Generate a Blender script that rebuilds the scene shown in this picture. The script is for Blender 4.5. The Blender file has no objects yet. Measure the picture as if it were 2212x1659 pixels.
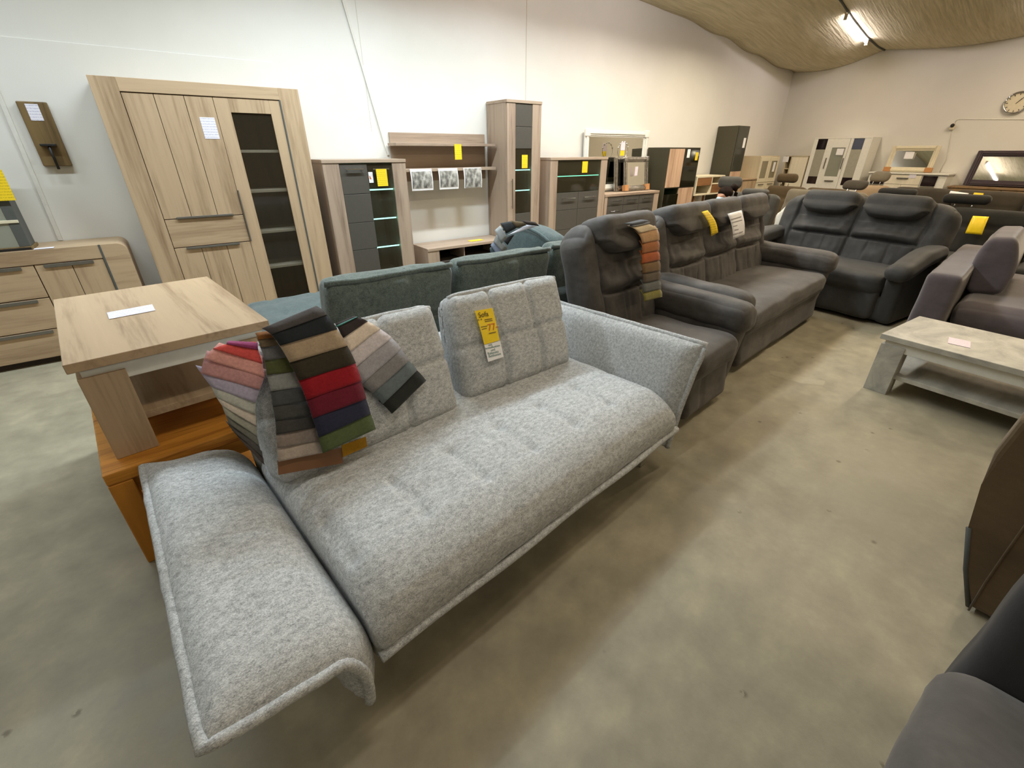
import bpy, bmesh, math, random
import numpy as np
from mathutils import Vector, Matrix, Euler
random.seed(7)
C = bpy.context.scene.collection
SC = bpy.context.scene
R = math.radians

# ------------------------------------------------------------------ camera
FPX, PITCH, YAW, CAMH = 960.0, R(27.7), R(53.3), 1.5
cam = bpy.data.objects.new('camera', bpy.data.cameras.new('camera'))
C.objects.link(cam)
cam.location = (0, 0, CAMH)
cam.rotation_euler = (R(90) - PITCH, 0, YAW - R(90))
cam.data.sensor_fit = 'HORIZONTAL'; cam.data.sensor_width = 36
cam.data.lens = FPX / 2212 * 36
cam.data.clip_start = 0.02; cam.data.clip_end = 60
SC.camera = cam

# ------------------------------------------------------------------ world, exposure, lights
SC.view_settings.view_transform = 'Standard'
SC.view_settings.look = 'None'
SC.view_settings.gamma = 1
SC.view_settings.use_curve_mapping = False
SC.view_settings.exposure = -0.05
w = bpy.data.worlds.new('world'); SC.world = w; w.use_nodes = True
w.node_tree.nodes['Background'].inputs[0].default_value = (0.9, 0.93, 1.0, 1)
w.node_tree.nodes['Background'].inputs[1].default_value = 0.05
def tube_light(x, y, z, power, col, length=1.5, width=0.10):
    l = bpy.data.lights.new('tube_light', 'AREA'); l.shape = 'RECTANGLE'
    l.size = length; l.size_y = width; l.energy = power; l.color = col
    o = bpy.data.objects.new('tube_light', l); C.objects.link(o); o.location = (x, y, z)
    return o
COOL = (0.80, 0.92, 1.0); NEUT = (1.0, 0.93, 0.82); WARM = (1.0, 0.80, 0.53)
for x, p, c in ((-2.9, 34, COOL), (-0.6, 40, COOL), (1.5, 84, COOL), (3.4, 62, COOL), (5.3, 56, (1.0, 0.95, 0.86)), (7.2, 54, (1.0, 0.88, 0.68))):
    tube_light(x, 3.75, 3.38, p, c).data.spread = R(145)
tube_light(9.45, 3.74, 3.02, 9, WARM, 1.0)
for x, p, c in ((-2.5, 10, NEUT), (0.8, 16, NEUT), (3.8, 28, (1.0, 0.87, 0.68)), (6.8, 50, WARM), (9.0, 40, WARM)):
    tube_light(x, 0.9, 3.15, p, c)
for x, p, c in ((-2.5, 38, NEUT), (2.0, 44, (1.0, 0.88, 0.70)), (6.5, 70, WARM), (9.0, 52, WARM)):
    tube_light(x, -3.4, 3.30, p, c)

# ------------------------------------------------------------------ pixel -> world helpers (photo pixels, real planes)
_f = Vector((math.cos(PITCH) * math.cos(YAW), math.cos(PITCH) * math.sin(YAW), -math.sin(PITCH)))
_r = Vector((math.sin(YAW), -math.cos(YAW), 0)); _u = _r.cross(_f)
EYE = Vector((0, 0, CAMH))
def ray(px, py): return _f * FPX + _r * (px - 1106) + _u * (829.5 - py)
def ax(i, v, px, py):
    d = ray(px, py); return EYE + d * ((v - EYE[i]) / d[i])
def XP(v, px, py): return ax(0, v, px, py)
def YP(v, px, py): return ax(1, v, px, py)
def ZP(v, px, py): return ax(2, v, px, py)
def PP(p0, n, px, py):
    d = ray(px, py); return EYE + d * ((p0 - EYE).dot(n) / d.dot(n))

# ------------------------------------------------------------------ materials
def srgb(r, g, b):
    f = lambda c: (c / 255 / 12.92) if c / 255 <= 0.04045 else ((c / 255 + 0.055) / 1.055) ** 2.4
    return (f(r), f(g), f(b), 1)
def mat(name, col, rough=0.6, metal=0.0, spec=0.5):
    m = bpy.data.materials.new(name); m.use_nodes = True
    b = m.node_tree.nodes['Principled BSDF']
    b.inputs['Base Color'].default_value = col; b.inputs['Roughness'].default_value = rough
    b.inputs['Metallic'].default_value = metal; b.inputs['Specular IOR Level'].default_value = spec
    return m, m.node_tree.nodes, m.node_tree.links, b
def noise(n, l, vec, scale, detail=3, rough=0.55):
    t = n.new('ShaderNodeTexNoise'); t.inputs['Scale'].default_value = scale
    t.inputs['Detail'].default_value = detail; t.inputs['Roughness'].default_value = rough
    if vec is not None: l.new(vec, t.inputs['Vector'])
    return t
def ramp(n, l, fac, stops):
    r = n.new('ShaderNodeValToRGB'); cr = r.color_ramp
    cr.elements[0].position, cr.elements[0].color = stops[0]
    cr.elements[1].position, cr.elements[1].color = stops[-1]
    for p, c in stops[1:-1]:
        e = cr.elements.new(p); e.color = c
    l.new(fac, r.inputs['Fac']); return r
def objvec(n, l, scale=(1, 1, 1), loc=(0, 0, 0)):
    tc = n.new('ShaderNodeTexCoord'); mp = n.new('ShaderNodeMapping')
    mp.inputs['Scale'].default_value = scale; mp.inputs['Location'].default_value = loc
    l.new(tc.outputs['Object'], mp.inputs['Vector']); return mp.outputs['Vector']
def bump(n, l, b, h, strength, dist=0.002):
    bp = n.new('ShaderNodeBump'); bp.inputs['Strength'].default_value = strength; bp.inputs['Distance'].default_value = dist
    l.new(h, bp.inputs['Height']); l.new(bp.outputs['Normal'], b.inputs['Normal'])
def mul(c, k): return (c[0] * k, c[1] * k, c[2] * k, 1)

def melange(name, dark, light, scale=150, stretch=(1, 1, 1), sheen=0.15, lo=0.36, hi=0.66):
    m, n, l, b = mat(name, light, 0.95, 0, 0.15)
    v = objvec(n, l, stretch)
    a = noise(n, l, v, scale, 4, 0.7); c = noise(n, l, v, scale * 0.22, 2)
    mx = n.new('ShaderNodeMath'); mx.operation = 'MULTIPLY_ADD'; mx.inputs[1].default_value = 0.3
    l.new(c.outputs['Fac'], mx.inputs[0])
    m2 = n.new('ShaderNodeMath'); m2.operation = 'MULTIPLY'; m2.inputs[1].default_value = 0.7
    l.new(a.outputs['Fac'], m2.inputs[0]); l.new(m2.outputs[0], mx.inputs[2])
    r = ramp(n, l, mx.outputs[0], [(lo, dark), (hi, light)])
    l.new(r.outputs['Color'], b.inputs['Base Color'])
    b.inputs['Sheen Weight'].default_value = sheen
    bump(n, l, b, a.outputs['Fac'], 0.5, 0.002); return m
def suede(name, col, var=0.35, sheen=0.25, rough=0.85):
    m, n, l, b = mat(name, col, rough, 0, 0.25)
    v = objvec(n, l)
    a = noise(n, l, v, 4.5, 4, 0.6); c = noise(n, l, v, 260, 2)
    e = noise(n, l, objvec(n, l, (1.0, 0.45, 1.0), (3, 1, 2)), 24, 4, 0.65)
    mx = n.new('ShaderNodeMath'); mx.operation = 'MULTIPLY_ADD'; mx.inputs[1].default_value = 0.4
    m2 = n.new('ShaderNodeMath'); m2.operation = 'MULTIPLY'; m2.inputs[1].default_value = 0.6
    l.new(a.outputs['Fac'], m2.inputs[0]); l.new(e.outputs['Fac'], mx.inputs[0]); l.new(m2.outputs[0], mx.inputs[2])
    r = ramp(n, l, mx.outputs[0], [(0.34, mul(col, 1 - var)), (0.66, mul(col, 1 + var))])
    l.new(r.outputs['Color'], b.inputs['Base Color'])
    b.inputs['Sheen Weight'].default_value = sheen; b.inputs['Sheen Roughness'].default_value = 0.5
    bump(n, l, b, c.outputs['Fac'], 0.25, 0.001); return m
def wood(name, base, dark, axis='z', scale=1.0, rough=0.5, knots=False):
    m, n, l, b = mat(name, base, rough, 0, 0.3)
    k = {'x': (0.06, 1, 1), 'y': (1, 0.06, 1), 'z': (1, 1, 0.06)}[axis]
    v = objvec(n, l, tuple(q * scale for q in k), (0.37, 0.21, 0.13))
    a = noise(n, l, v, 9, 5, 0.6); f = noise(n, l, v, 70, 3, 0.6)
    a.inputs['Distortion'].default_value = 0.8
    mx = n.new('ShaderNodeMath'); mx.operation = 'MULTIPLY_ADD'; mx.inputs[1].default_value = 0.25
    l.new(f.outputs['Fac'], mx.inputs[0])
    m2 = n.new('ShaderNodeMath'); m2.operation = 'MULTIPLY'; m2.inputs[1].default_value = 0.75
    l.new(a.outputs['Fac'], m2.inputs[0]); l.new(m2.outputs[0], mx.inputs[2])
    r = ramp(n, l, mx.outputs[0], [(0.3, dark), (0.5, mul(base, 0.97)), (0.7, mul(base, 1.08))])
    l.new(r.outputs['Color'], b.inputs['Base Color'])
    bump(n, l, b, f.outputs['Fac'], 0.15, 0.001); return m
def plain(name, col, rough=0.5, metal=0.0, spec=0.5, grain=0.04, scale=30):
    m, n, l, b = mat(name, col, rough, metal, spec)
    a = noise(n, l, objvec(n, l), scale, 2)
    r = ramp(n, l, a.outputs['Fac'], [(0.3, mul(col, 1 - grain)), (0.7, mul(col, 1 + grain))])
    l.new(r.outputs['Color'], b.inputs['Base Color']); return m
def glassy(name, col, alpha, rough=0.05, spec=0.6):
    m, n, l, b = mat(name, col, rough, 0, spec); b.inputs['Alpha'].default_value = alpha; return m
def emit(name, col, s):
    m, n, l, b = mat(name, col, 0.5)
    b.inputs['Emission Color'].default_value = col; b.inputs['Emission Strength'].default_value = s; return m

M = {}
M['grey'] = melange('grey_melange_fabric', srgb(128, 129, 129), srgb(216, 218, 217), 230, (1.0, 1.7, 1.7), 0.1, 0.36, 0.64)
M['green'] = melange('petrol_chenille', srgb(66, 76, 71), srgb(112, 121, 114), 140, sheen=0.3)
M['greenplain'] = melange('petrol_velvet', srgb(62, 74, 74), srgb(84, 96, 94), 60, sheen=0.25)
M['suede'] = suede('dark_suede', srgb(78, 74, 70), 0.38, 0.12, 0.62)
M['suede2'] = suede('anthracite_leather_look', srgb(58, 57, 55), 0.22, 0.1, 0.65)
M['purple'] = suede('plum_grey_velvet', srgb(86, 79, 83), 0.2, 0.4)
M['black'] = suede('black_fabric', srgb(38, 37, 33), 0.15, 0.1)
M['blackbr'] = suede('dark_brown_fabric', srgb(60, 54, 44), 0.15, 0.1)
M['brownf'] = suede('mid_brown_fabric', srgb(84, 70, 48), 0.15, 0.2)
M['taupe'] = suede('taupe_fabric', srgb(104, 96, 80), 0.12, 0.2)
M['tan'] = suede('tan_leather', srgb(150, 128, 100), 0.1, 0.1, 0.6)
M['char'] = suede('charcoal_fabric', srgb(68, 66, 60), 0.15, 0.15)
M['brownsuede'] = suede('brown_suede', srgb(98, 80, 56), 0.2, 0.2)
M['nearsuede'] = suede('grey_chair_suede', srgb(92, 89, 86), 0.25, 0.2)
M['neardark'] = suede('dark_chair_suede', srgb(56, 54, 55), 0.1, 0.1)
M['whitebag'] = plain('white_cover', srgb(206, 204, 192), 0.6)
OAK, OAKD = srgb(181, 156, 125), srgb(138, 113, 85)
M['oakz'] = wood('light_oak_upright', OAK, OAKD, 'z'); M['oakx'] = wood('light_oak_lying', OAK, OAKD, 'x')
M['oaky'] = wood('light_oak_across', OAK, OAKD, 'y')
GOK, GOD = srgb(166, 146, 126), srgb(124, 104, 88)
M['greyoakz'] = wood('grey_oak_upright', GOK, GOD, 'z'); M['greyoakx'] = wood('grey_oak_lying', GOK, GOD, 'x')
M['greyoaky'] = wood('grey_oak_across', GOK, GOD, 'y')
M['darkoak'] = wood('dark_grey_oak_side', srgb(100, 82, 70), srgb(70, 56, 48), 'z')
M['honeyx'] = wood('honey_oak_lying', srgb(204, 138, 52), srgb(160, 96, 30), 'x')
M['honeyz'] = wood('honey_oak_upright', srgb(200, 134, 50), srgb(156, 94, 30), 'z')
M['rustic'] = wood('rustic_brown_wood', srgb(120, 98, 62), srgb(70, 54, 32), 'z')
M['walnut'] = wood('walnut_front', srgb(140, 98, 62), srgb(96, 64, 40), 'x')
M['mahog'] = plain('dark_mirror_frame', srgb(50, 32, 34), 0.35)
M['brownoak'] = wood('brown_oak_top', srgb(136, 110, 78), srgb(100, 78, 54), 'y')
M['anth'] = plain('anthracite_front', srgb(76, 72, 65), 0.45)
M['anthdk'] = plain('dark_olive_grey_body', srgb(66, 62, 46), 0.4)
M['gloss'] = plain('black_gloss_front', srgb(30, 32, 22), 0.08, 0, 0.8)
M['groove'] = plain('dark_groove', srgb(58, 48, 40), 0.8)
M['metal'] = plain('brushed_grey_metal', srgb(128, 124, 116), 0.4, 0.7)
M['chrome'] = plain('chrome', srgb(215, 215, 215), 0.12, 1.0)
M['silver'] = plain('silver_frame', srgb(176, 172, 164), 0.22, 0.9, grain=0.25, scale=40)
M['white'] = plain('white_lacquer', srgb(226, 224, 214), 0.4)
M['cream'] = plain('cream_lacquer', srgb(216, 206, 178), 0.5)
M['beige'] = wood('pale_beige_front', srgb(204, 190, 160), srgb(186, 172, 144), 'z')
M['whitewd'] = wood('white_woodgrain', srgb(226, 218, 196), srgb(212, 204, 182), 'z')
M['purpglass'] = glassy('dark_glass_front', srgb(30, 22, 26), 1.0, 0.08, 0.6)
M['blueglass'] = plain('blue_grey_panel', srgb(70, 76, 96), 0.2)
M['smoke'] = glassy('smoked_glass', srgb(56, 48, 34), 0.5)
M['frost'] = glassy('pale_glass', srgb(170, 172, 156), 0.55, 0.15)
M['clear'] = glassy('clear_glass', srgb(58, 50, 38), 0.36)
M['mirror'] = plain('mirror_glass', srgb(224, 224, 216), 0.02, 1.0, grain=0.0)
M['led'] = emit('led_edge', (0.35, 1.0, 0.82, 1), 9.0)
M['led2'] = emit('led_edge_green', (0.25, 1.0, 0.6, 1), 5.0)
M['tube'] = emit('lamp_tube', (1.0, 0.90, 0.94, 1), 55.0)
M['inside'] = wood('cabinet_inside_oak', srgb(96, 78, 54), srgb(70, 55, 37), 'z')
M['insidedk'] = plain('dark_cabinet_inside', srgb(104, 92, 70), 0.7)
M['concrete_t'] = None
M['cardboard'] = plain('cardboard', srgb(176, 124, 74), 0.8)
M['blackm'] = plain('black_metal', srgb(24, 22, 20), 0.5)
M['batten'] = plain('lamp_batten', srgb(180, 168, 140), 0.5)
M['rubber'] = plain('dark_strip', srgb(80, 82, 78), 0.7)
def paper(name, col, ink, fac=0.25, bands=17, rough=0.5, direction='Z'):
    m, n, l, b = mat(name, col, rough, 0, 0.4)
    v = objvec(n, l, (1, 1, 1))
    wv = n.new('ShaderNodeTexWave'); wv.wave_type = 'BANDS'; wv.bands_direction = direction
    wv.inputs['Scale'].default_value = bands; wv.inputs['Distortion'].default_value = 0
    l.new(v, wv.inputs['Vector'])
    ns = noise(n, l, v, 150, 2)
    mm = n.new('ShaderNodeMath'); mm.operation = 'MULTIPLY'
    l.new(wv.outputs['Fac'], mm.inputs[0]); l.new(ns.outputs['Fac'], mm.inputs[1])
    r = ramp(n, l, mm.outputs[0], [(0.36, col), (0.50, tuple(col[i] * (1 - fac) + ink[i] * fac for i in range(3)) + (1,))])
    l.new(r.outputs['Color'], b.inputs['Base Color']); return m
M['yellow'] = paper('yellow_price_paper', srgb(240, 206, 38), srgb(120, 90, 20), 0.45)
M['whitep'] = paper('white_price_paper', srgb(228, 224, 232), srgb(130, 130, 160), 0.5)
M['pinkp'] = paper('pale_pink_price_paper', srgb(232, 214, 222), srgb(160, 120, 140), 0.4)
M['whiteflat'] = paper('white_slip_lying', srgb(228, 224, 232), srgb(130, 130, 160), 0.5, 17, 0.5, 'Y')
M['pinkflat'] = paper('pink_slip_lying', srgb(232, 214, 222), srgb(160, 120, 140), 0.4, 17, 0.5, 'X')
M['whiteplain'] = plain('white_card', srgb(240, 238, 238), 0.45)
M['yellowplain'] = plain('yellow_card', srgb(248, 212, 34), 0.35)
M['film'] = glassy('clear_sleeve', srgb(220, 214, 205), 0.35, 0.05, 0.9)
M['ink'] = plain('ink_dark', srgb(92, 76, 30), 0.6); M['inkred'] = plain('ink_red', srgb(214, 108, 40), 0.6)
M['inkteal'] = plain('ink_teal', srgb(92, 132, 126), 0.6); M['inkgrey'] = plain('ink_grey', srgb(150, 142, 142), 0.6)
def photo_print():
    m, n, l, b = mat('greyscale_room_print', srgb(130, 126, 118), 0.35)
    v = objvec(n, l, (2.2, 1, 1.2)); a = noise(n, l, v, 12, 5)
    r = ramp(n, l, a.outputs['Fac'], [(0.32, srgb(84, 80, 78)), (0.46, srgb(128, 126, 118)), (0.64, srgb(188, 184, 176))])
    l.new(r.outputs['Color'], b.inputs['Base Color']); return m
M['photo'] = photo_print()
def concrete_table():
    m, n, l, b = mat('concrete_look_laminate', srgb(176, 172, 160), 0.5)
    v = objvec(n, l, (1, 0.5, 1)); a = noise(n, l, v, 6, 6, 0.65); a.inputs['Distortion'].default_value = 0.6
    r = ramp(n, l, a.outputs['Fac'], [(0.3, srgb(142, 140, 132)), (0.5, srgb(176, 172, 160)), (0.72, srgb(202, 198, 184))])
    l.new(r.outputs['Color'], b.inputs['Base Color']); return m
M['concrete_t'] = concrete_table()
def floor_mat():
    m, n, l, b = mat('sealed_concrete_floor', srgb(150, 140, 114), 0.5, 0, 0.35)
    v = objvec(n, l)
    a = noise(n, l, v, 0.9, 6, 0.6); c = noise(n, l, v, 7, 5, 0.65); d = noise(n, l, v, 38, 2)
    r = ramp(n, l, a.outputs['Fac'], [(0.32, srgb(138, 131, 110)), (0.52, srgb(153, 145, 123)), (0.7, srgb(165, 156, 133))])
    r2 = ramp(n, l, c.outputs['Fac'], [(0.3, (0.80, 0.80, 0.81, 1)), (0.55, (1, 1, 1, 1)), (0.75, (1.2, 1.19, 1.16, 1))])
    mx = n.new('ShaderNodeMix'); mx.data_type = 'RGBA'; mx.blend_type = 'MULTIPLY'; mx.inputs['Factor'].default_value = 1
    l.new(r.outputs['Color'], mx.inputs['A']); l.new(r2.outputs['Color'], mx.inputs['B'])
    vo = n.new('ShaderNodeTexVoronoi'); vo.inputs['Scale'].default_value = 5.5; l.new(v, vo.inputs['Vector'])
    r3 = ramp(n, l, vo.outputs['Distance'], [(0.035, (0.42, 0.38, 0.33, 1)), (0.085, (1, 1, 1, 1))])
    d2 = ramp(n, l, d.outputs['Fac'], [(0.5, (0, 0, 0, 1)), (0.56, (1, 1, 1, 1))])
    mk = n.new('ShaderNodeMix'); mk.data_type = 'RGBA'; mk.blend_type = 'MIX'
    l.new(d2.outputs['Color'], mk.inputs['Factor']); l.new(r3.outputs['Color'], mk.inputs['A']); mk.inputs['B'].default_value = (1, 1, 1, 1)
    mz = n.new('ShaderNodeMix'); mz.data_type = 'RGBA'; mz.blend_type = 'MULTIPLY'; mz.inputs['Factor'].default_value = 0.8
    l.new(mx.outputs['Result'], mz.inputs['A']); l.new(mk.outputs['Result'], mz.inputs['B'])
    l.new(mz.outputs['Result'], b.inputs['Base Color'])
    gr = noise(n, l, v, 130, 3, 0.7); bump(n, l, b, gr.outputs['Fac'], 0.25, 0.001)
    rr = ramp(n, l, c.outputs['Fac'], [(0.3, (0.38, 0.38, 0.38, 1)), (0.7, (0.6, 0.6, 0.6, 1))])
    l.new(rr.outputs['Color'], b.inputs['Roughness']); return m
M['floor'] = floor_mat()
def wall_mat():
    m, n, l, b = mat('white_rendered_wall', srgb(218, 215, 206), 0.85, 0, 0.2)
    v = objvec(n, l); a = noise(n, l, v, 1.5, 3); c = noise(n, l, v, 90, 3)
    r = ramp(n, l, a.outputs['Fac'], [(0.3, srgb(215, 212, 203)), (0.7, srgb(221, 218, 210))])
    l.new(r.outputs['Color'], b.inputs['Base Color']); bump(n, l, b, c.outputs['Fac'], 0.12, 0.002); return m
M['wall'] = wall_mat()
def ceil_mat():
    m, n, l, b = mat('pale_ceiling_fabric', srgb(200, 190, 162), 0.9, 0, 0.1)
    v = objvec(n, l, (0.35, 5, 1)); a = noise(n, l, v, 6, 4, 0.6)
    r = ramp(n, l, a.outputs['Fac'], [(0.3, srgb(184, 174, 146)), (0.7, srgb(212, 203, 176))])
    l.new(r.outputs['Color'], b.inputs['Base Color']); bump(n, l, b, a.outputs['Fac'], 0.6, 0.02); return m
M['ceil'] = ceil_mat()
_sw = {}
def swm(col):
    if col not in _sw: _sw[col] = melange('swatch_cloth', mul(srgb(*col), 0.82), mul(srgb(*col), 1.12), 120, sheen=0.2)
    return _sw[col]

# ------------------------------------------------------------------ mesh helpers
def obj(name, bm, m, parent=None, smooth=False, loc=None):
    me = bpy.data.meshes.new(name)
    bmesh.ops.recalc_face_normals(bm, faces=bm.faces)
    bm.to_mesh(me); bm.free()
    if smooth:
        for p in me.polygons: p.use_smooth = True
    for q in (m if isinstance(m, (list, tuple)) else [m]): me.materials.append(q)
    o = bpy.data.objects.new(name, me); C.objects.link(o)
    if parent is not None: o.parent = parent
    if loc is not None: o.location = loc
    return o
def thing(name, label, cat, loc=(0, 0, 0), rz=0, group=None):
    o = bpy.data.objects.new(name, None); C.objects.link(o); o.empty_display_size = 0.1
    o.location = loc; o.rotation_euler = (0, 0, R(rz)); return tag(o, label, cat, group)
def tag(o, label, cat, group=None):
    o['label'] = label; o['category'] = cat
    if group: o['group'] = group
    return o
def struct(name, bm, m, smooth=False):
    o = obj(name, bm, m, None, smooth); o['kind'] = 'structure'; return o
def toloc(t, P):
    return Matrix.LocRotScale(t.location, t.rotation_euler, None).inverted() @ Vector(P)
def box(bm, x0, x1, y0, y1, z0, z1, bev=0.0, seg=2):
    g = bmesh.ops.create_cube(bm, size=1)
    for v in g['verts']:
        v.co = Vector(((x0 + x1) / 2 + v.co.x * (x1 - x0), (y0 + y1) / 2 + v.co.y * (y1 - y0), (z0 + z1) / 2 + v.co.z * (z1 - z0)))
    if bev > 0:
        es = list({e for v in g['verts'] for e in v.link_edges})
        bmesh.ops.bevel(bm, geom=es, offset=bev, segments=seg, affect='EDGES', profile=0.5)
    return bm
def B(*boxes, bev=0.002):
    bm = bmesh.new()
    for b in boxes: box(bm, *b[:6], bev=(b[6] if len(b) > 6 else bev))
    return bm
def tube(bm, pts, r, seg=8, closed=False):
    pts = [Vector(p) for p in pts]; n = len(pts); rings = []
    for i, p in enumerate(pts):
        a = pts[(i - 1) % n] if (closed or i > 0) else p; c = pts[(i + 1) % n] if (closed or i < n - 1) else p
        t = (c - a).normalized(); up = Vector((0, 0, 1)) if abs(t.z) < 0.9 else Vector((1, 0, 0))
        s = t.cross(up).normalized(); q = s.cross(t)
        rr = r(i / (n - 1)) if callable(r) else r
        rings.append([bm.verts.new(p + (s * math.cos(2 * math.pi * k / seg) + q * math.sin(2 * math.pi * k / seg)) * rr) for k in range(seg)])
    for i in range(n if closed else n - 1):
        a, b = rings[i], rings[(i + 1) % n]
        for k in range(seg): bm.faces.new((a[k], a[(k + 1) % seg], b[(k + 1) % seg], b[k]))
    if not closed: bm.faces.new(rings[0][::-1]); bm.faces.new(rings[-1])
    return bm
def T(pts, r, seg=8, closed=False): return tube(bmesh.new(), pts, r, seg, closed)
def cyl(bm, p0, p1, r, seg=16): return tube(bm, [p0, p1], r, seg)
def grid_faces(bm, V, flip=False):
    for i in range(len(V) - 1):
        for j in range(len(V[0]) - 1):
            f = (V[i][j], V[i + 1][j], V[i + 1][j + 1], V[i][j + 1])
            bm.faces.new(f[::-1] if flip else f)
def axis_lines(h, r, n):
    k = 4
    e = [-h + r * (1 - math.cos(math.pi / 2 * i / k)) for i in range(k)]
    mid = [(-h + r) + (2 * h - 2 * r) * i / n for i in range(n + 1)]
    return e + mid + [-q for q in e[::-1]]
def rbox(bm, size, center, r, n=(8, 8, 8), deform=None, xf=None):
    """rounded box with a gridded surface that can be deformed like upholstery"""
    h = [s / 2 for s in size]; r = min(r, *[q * 0.98 for q in h]); L = [axis_lines(h[i], r, n[i]) for i in range(3)]
    cache = {}; c = Vector(center)
    def vert(p):
        key = tuple(round(q, 5) for q in p)
        if key in cache: return cache[key]
        q = Vector([max(-(h[i] - r), min(h[i] - r, p[i])) for i in range(3)]); d = Vector(p) - q
        m = max(abs(d.x), abs(d.y), abs(d.z))
        co = q + d.normalized() * m if d.length > 1e-9 else Vector(p)
        if d.length > 1e-9: co = q + d.normalized() * r * (m / r)
        co = co + c
        if deform: co = Vector(deform(co.copy(), (p[0] / h[0], p[1] / h[1], p[2] / h[2])))
        if xf: co = xf @ co
        v = bm.verts.new(co); cache[key] = v; return v
    for a in range(3):
        u, w2 = (a + 1) % 3, (a + 2) % 3
        for s in (-1, 1):
            g = []
            for i in L[u]:
                row = []
                for j in L[w2]:
                    p = [0, 0, 0]; p[a] = s * h[a]; p[u] = i; p[w2] = j; row.append(vert(p))
                g.append(row)
            for i in range(len(g) - 1):
                for j in range(len(g[0]) - 1):
                    f = [g[i][j], g[i + 1][j], g[i + 1][j + 1], g[i][j + 1]]
                    if len(set(f)) == 4:
                        try: bm.faces.new(f if s > 0 else f[::-1])
                        except ValueError: pass
    return bm
def RB(size, center, r, n=(8, 8, 8), deform=None, xf=None): return rbox(bmesh.new(), size, center, r, n, deform, xf)
def gs(x, w): return math.exp(-(x / w) ** 2)
def pillow(bm, P, N, th, ns, nt):
    """closed padded panel: centre surface P(s,t), normal N(s,t), half thickness th(s,t)"""
    F, K = [], []
    for i in range(ns + 1):
        a, b = [], []
        for j in range(nt + 1):
            s, t = i / ns, j / nt; p, nn, h = Vector(P(s, t)), Vector(N(s, t)), th(s, t)
            a.append(bm.verts.new(p + nn * h)); b.append(bm.verts.new(p - nn * h))
        F.append(a); K.append(b)
    grid_faces(bm, F); grid_faces(bm, K, True)
    for i in range(ns):
        bm.faces.new((F[i][0], K[i][0], K[i + 1][0], F[i + 1][0])); bm.faces.new((F[i][nt], F[i + 1][nt], K[i + 1][nt], K[i][nt]))
    for j in range(nt):
        bm.faces.new((F[0][j], F[0][j + 1], K[0][j + 1], K[0][j])); bm.faces.new((F[ns][j], K[ns][j], K[ns][j + 1], F[ns][j + 1]))
    return bm
def sheet(P00, P10, P11, P01, th, nrm, ns=6, nt=6, sag=None):
    """thin bent sheet from four corners (s right, t down)"""
    a, b, c, d = map(Vector, (P00, P10, P11, P01)); nn = Vector(nrm).normalized(); bm = bmesh.new()
    def P(s, t):
        p = (a * (1 - s) + b * s) * (1 - t) + (d * (1 - s) + c * s) * t
        return p + nn * (sag(s, t) if sag else 0)
    return pillow(bm, P, lambda s, t: nn, lambda s, t: th / 2, ns, nt)
def text_mesh(name, s, m, parent, mtx, size, extrude=0.0004):
    cu = bpy.data.curves.new('lettering', 'FONT'); cu.body = s; cu.size = size; cu.extrude = extrude; cu.align_x = 'CENTER'; cu.align_y = 'CENTER'
    t = bpy.data.objects.new('lettering', cu); C.objects.link(t)
    bpy.context.view_layer.update()
    me = bpy.data.meshes.new_from_object(t.evaluated_get(bpy.context.evaluated_depsgraph_get()))
    bpy.data.objects.remove(t); bpy.data.curves.remove(cu)
    me.transform(mtx); me.materials.clear(); me.materials.append(m)
    o = bpy.data.objects.new(name, me); C.objects.link(o); o.parent = parent; return o

# ------------------------------------------------------------------ room
YW, XB = 5.17, 10.75
struct('floor', B((-7, XB, -9, YW, -0.1, 0), bev=0), M['floor'])
struct('wall_left', B((-7, XB + 0.2, YW, YW + 0.2, -0.1, 4.2), bev=0), M['wall'])
struct('wall_back', B((XB, XB + 0.2, -9, YW, -0.1, 4.2), bev=0), M['wall'])
struct('wall_right', B((-7, XB + 0.2, -9.2, -9, -0.1, 4.2), bev=0), M['wall'])
struct('wall_front', B((-7.2, -7, -9.2, YW + 0.2, -0.1, 4.2), bev=0), M['wall'])
def zl(x):      # height of the fabric where it meets the left wall
    xs = [-7, 4.5, 6.0, 6.7, 7.3, 8.1, 8.8, 9.5, 10.5, 11]; zs = [3.42, 3.36, 3.30, 3.263, 3.21, 3.13, 3.045, 2.963, 2.865, 2.83]
    return float(np.interp(x, xs, zs)) + 0.02 * math.sin(x * 5.5) * max(0, min(1, (x - 6) / 2))
def zseam(x):
    return float(np.interp(x, [-7, 7.6, 8.6, 9.15, 9.8, 10.4, 11], [3.62, 3.55, 3.40, 3.26, 3.13, 3.05, 3.02]))
SEAM = 3.72
def zc(x, y):
    if y >= SEAM:
        t = (YW - y) / (YW - SEAM); z = zl(x) * (1 - t) + zseam(x) * t; return z - 0.10 * math.sin(math.pi * t) * (0.4 + 0.6 * max(0, min(1, (x - 6) / 4)))
    k = (SEAM - y) / 2.6; i = int(k); t = k - i
    return zseam(x) - 0.13 * math.sin(math.pi * t) + 0.012 * math.sin(x * 3 + i) * math.sin(math.pi * t) + 0.06 * min(k, 1.5)
bm = bmesh.new(); ys = list(np.linspace(YW, SEAM, 15)) + list(np.linspace(SEAM, -9, 70))[1:]
xs = list(np.linspace(-7, 5, 16)) + list(np.linspace(5, XB, 60))[1:]
grid_faces(bm, [[bm.verts.new((x, y, zc(x, y))) for y in ys] for x in xs])
ce = struct('ceiling', bm, M['ceil'], True)
mo = ce.modifiers.new('thick', 'SOLIDIFY'); mo.thickness = 0.01; mo.offset = 1
struct('trim_1', T([(x, YW - 0.012, zl(x) + 0.015) for x in np.linspace(-5, XB - 0.02, 60)], 0.014), M['ceil'], True)
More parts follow.
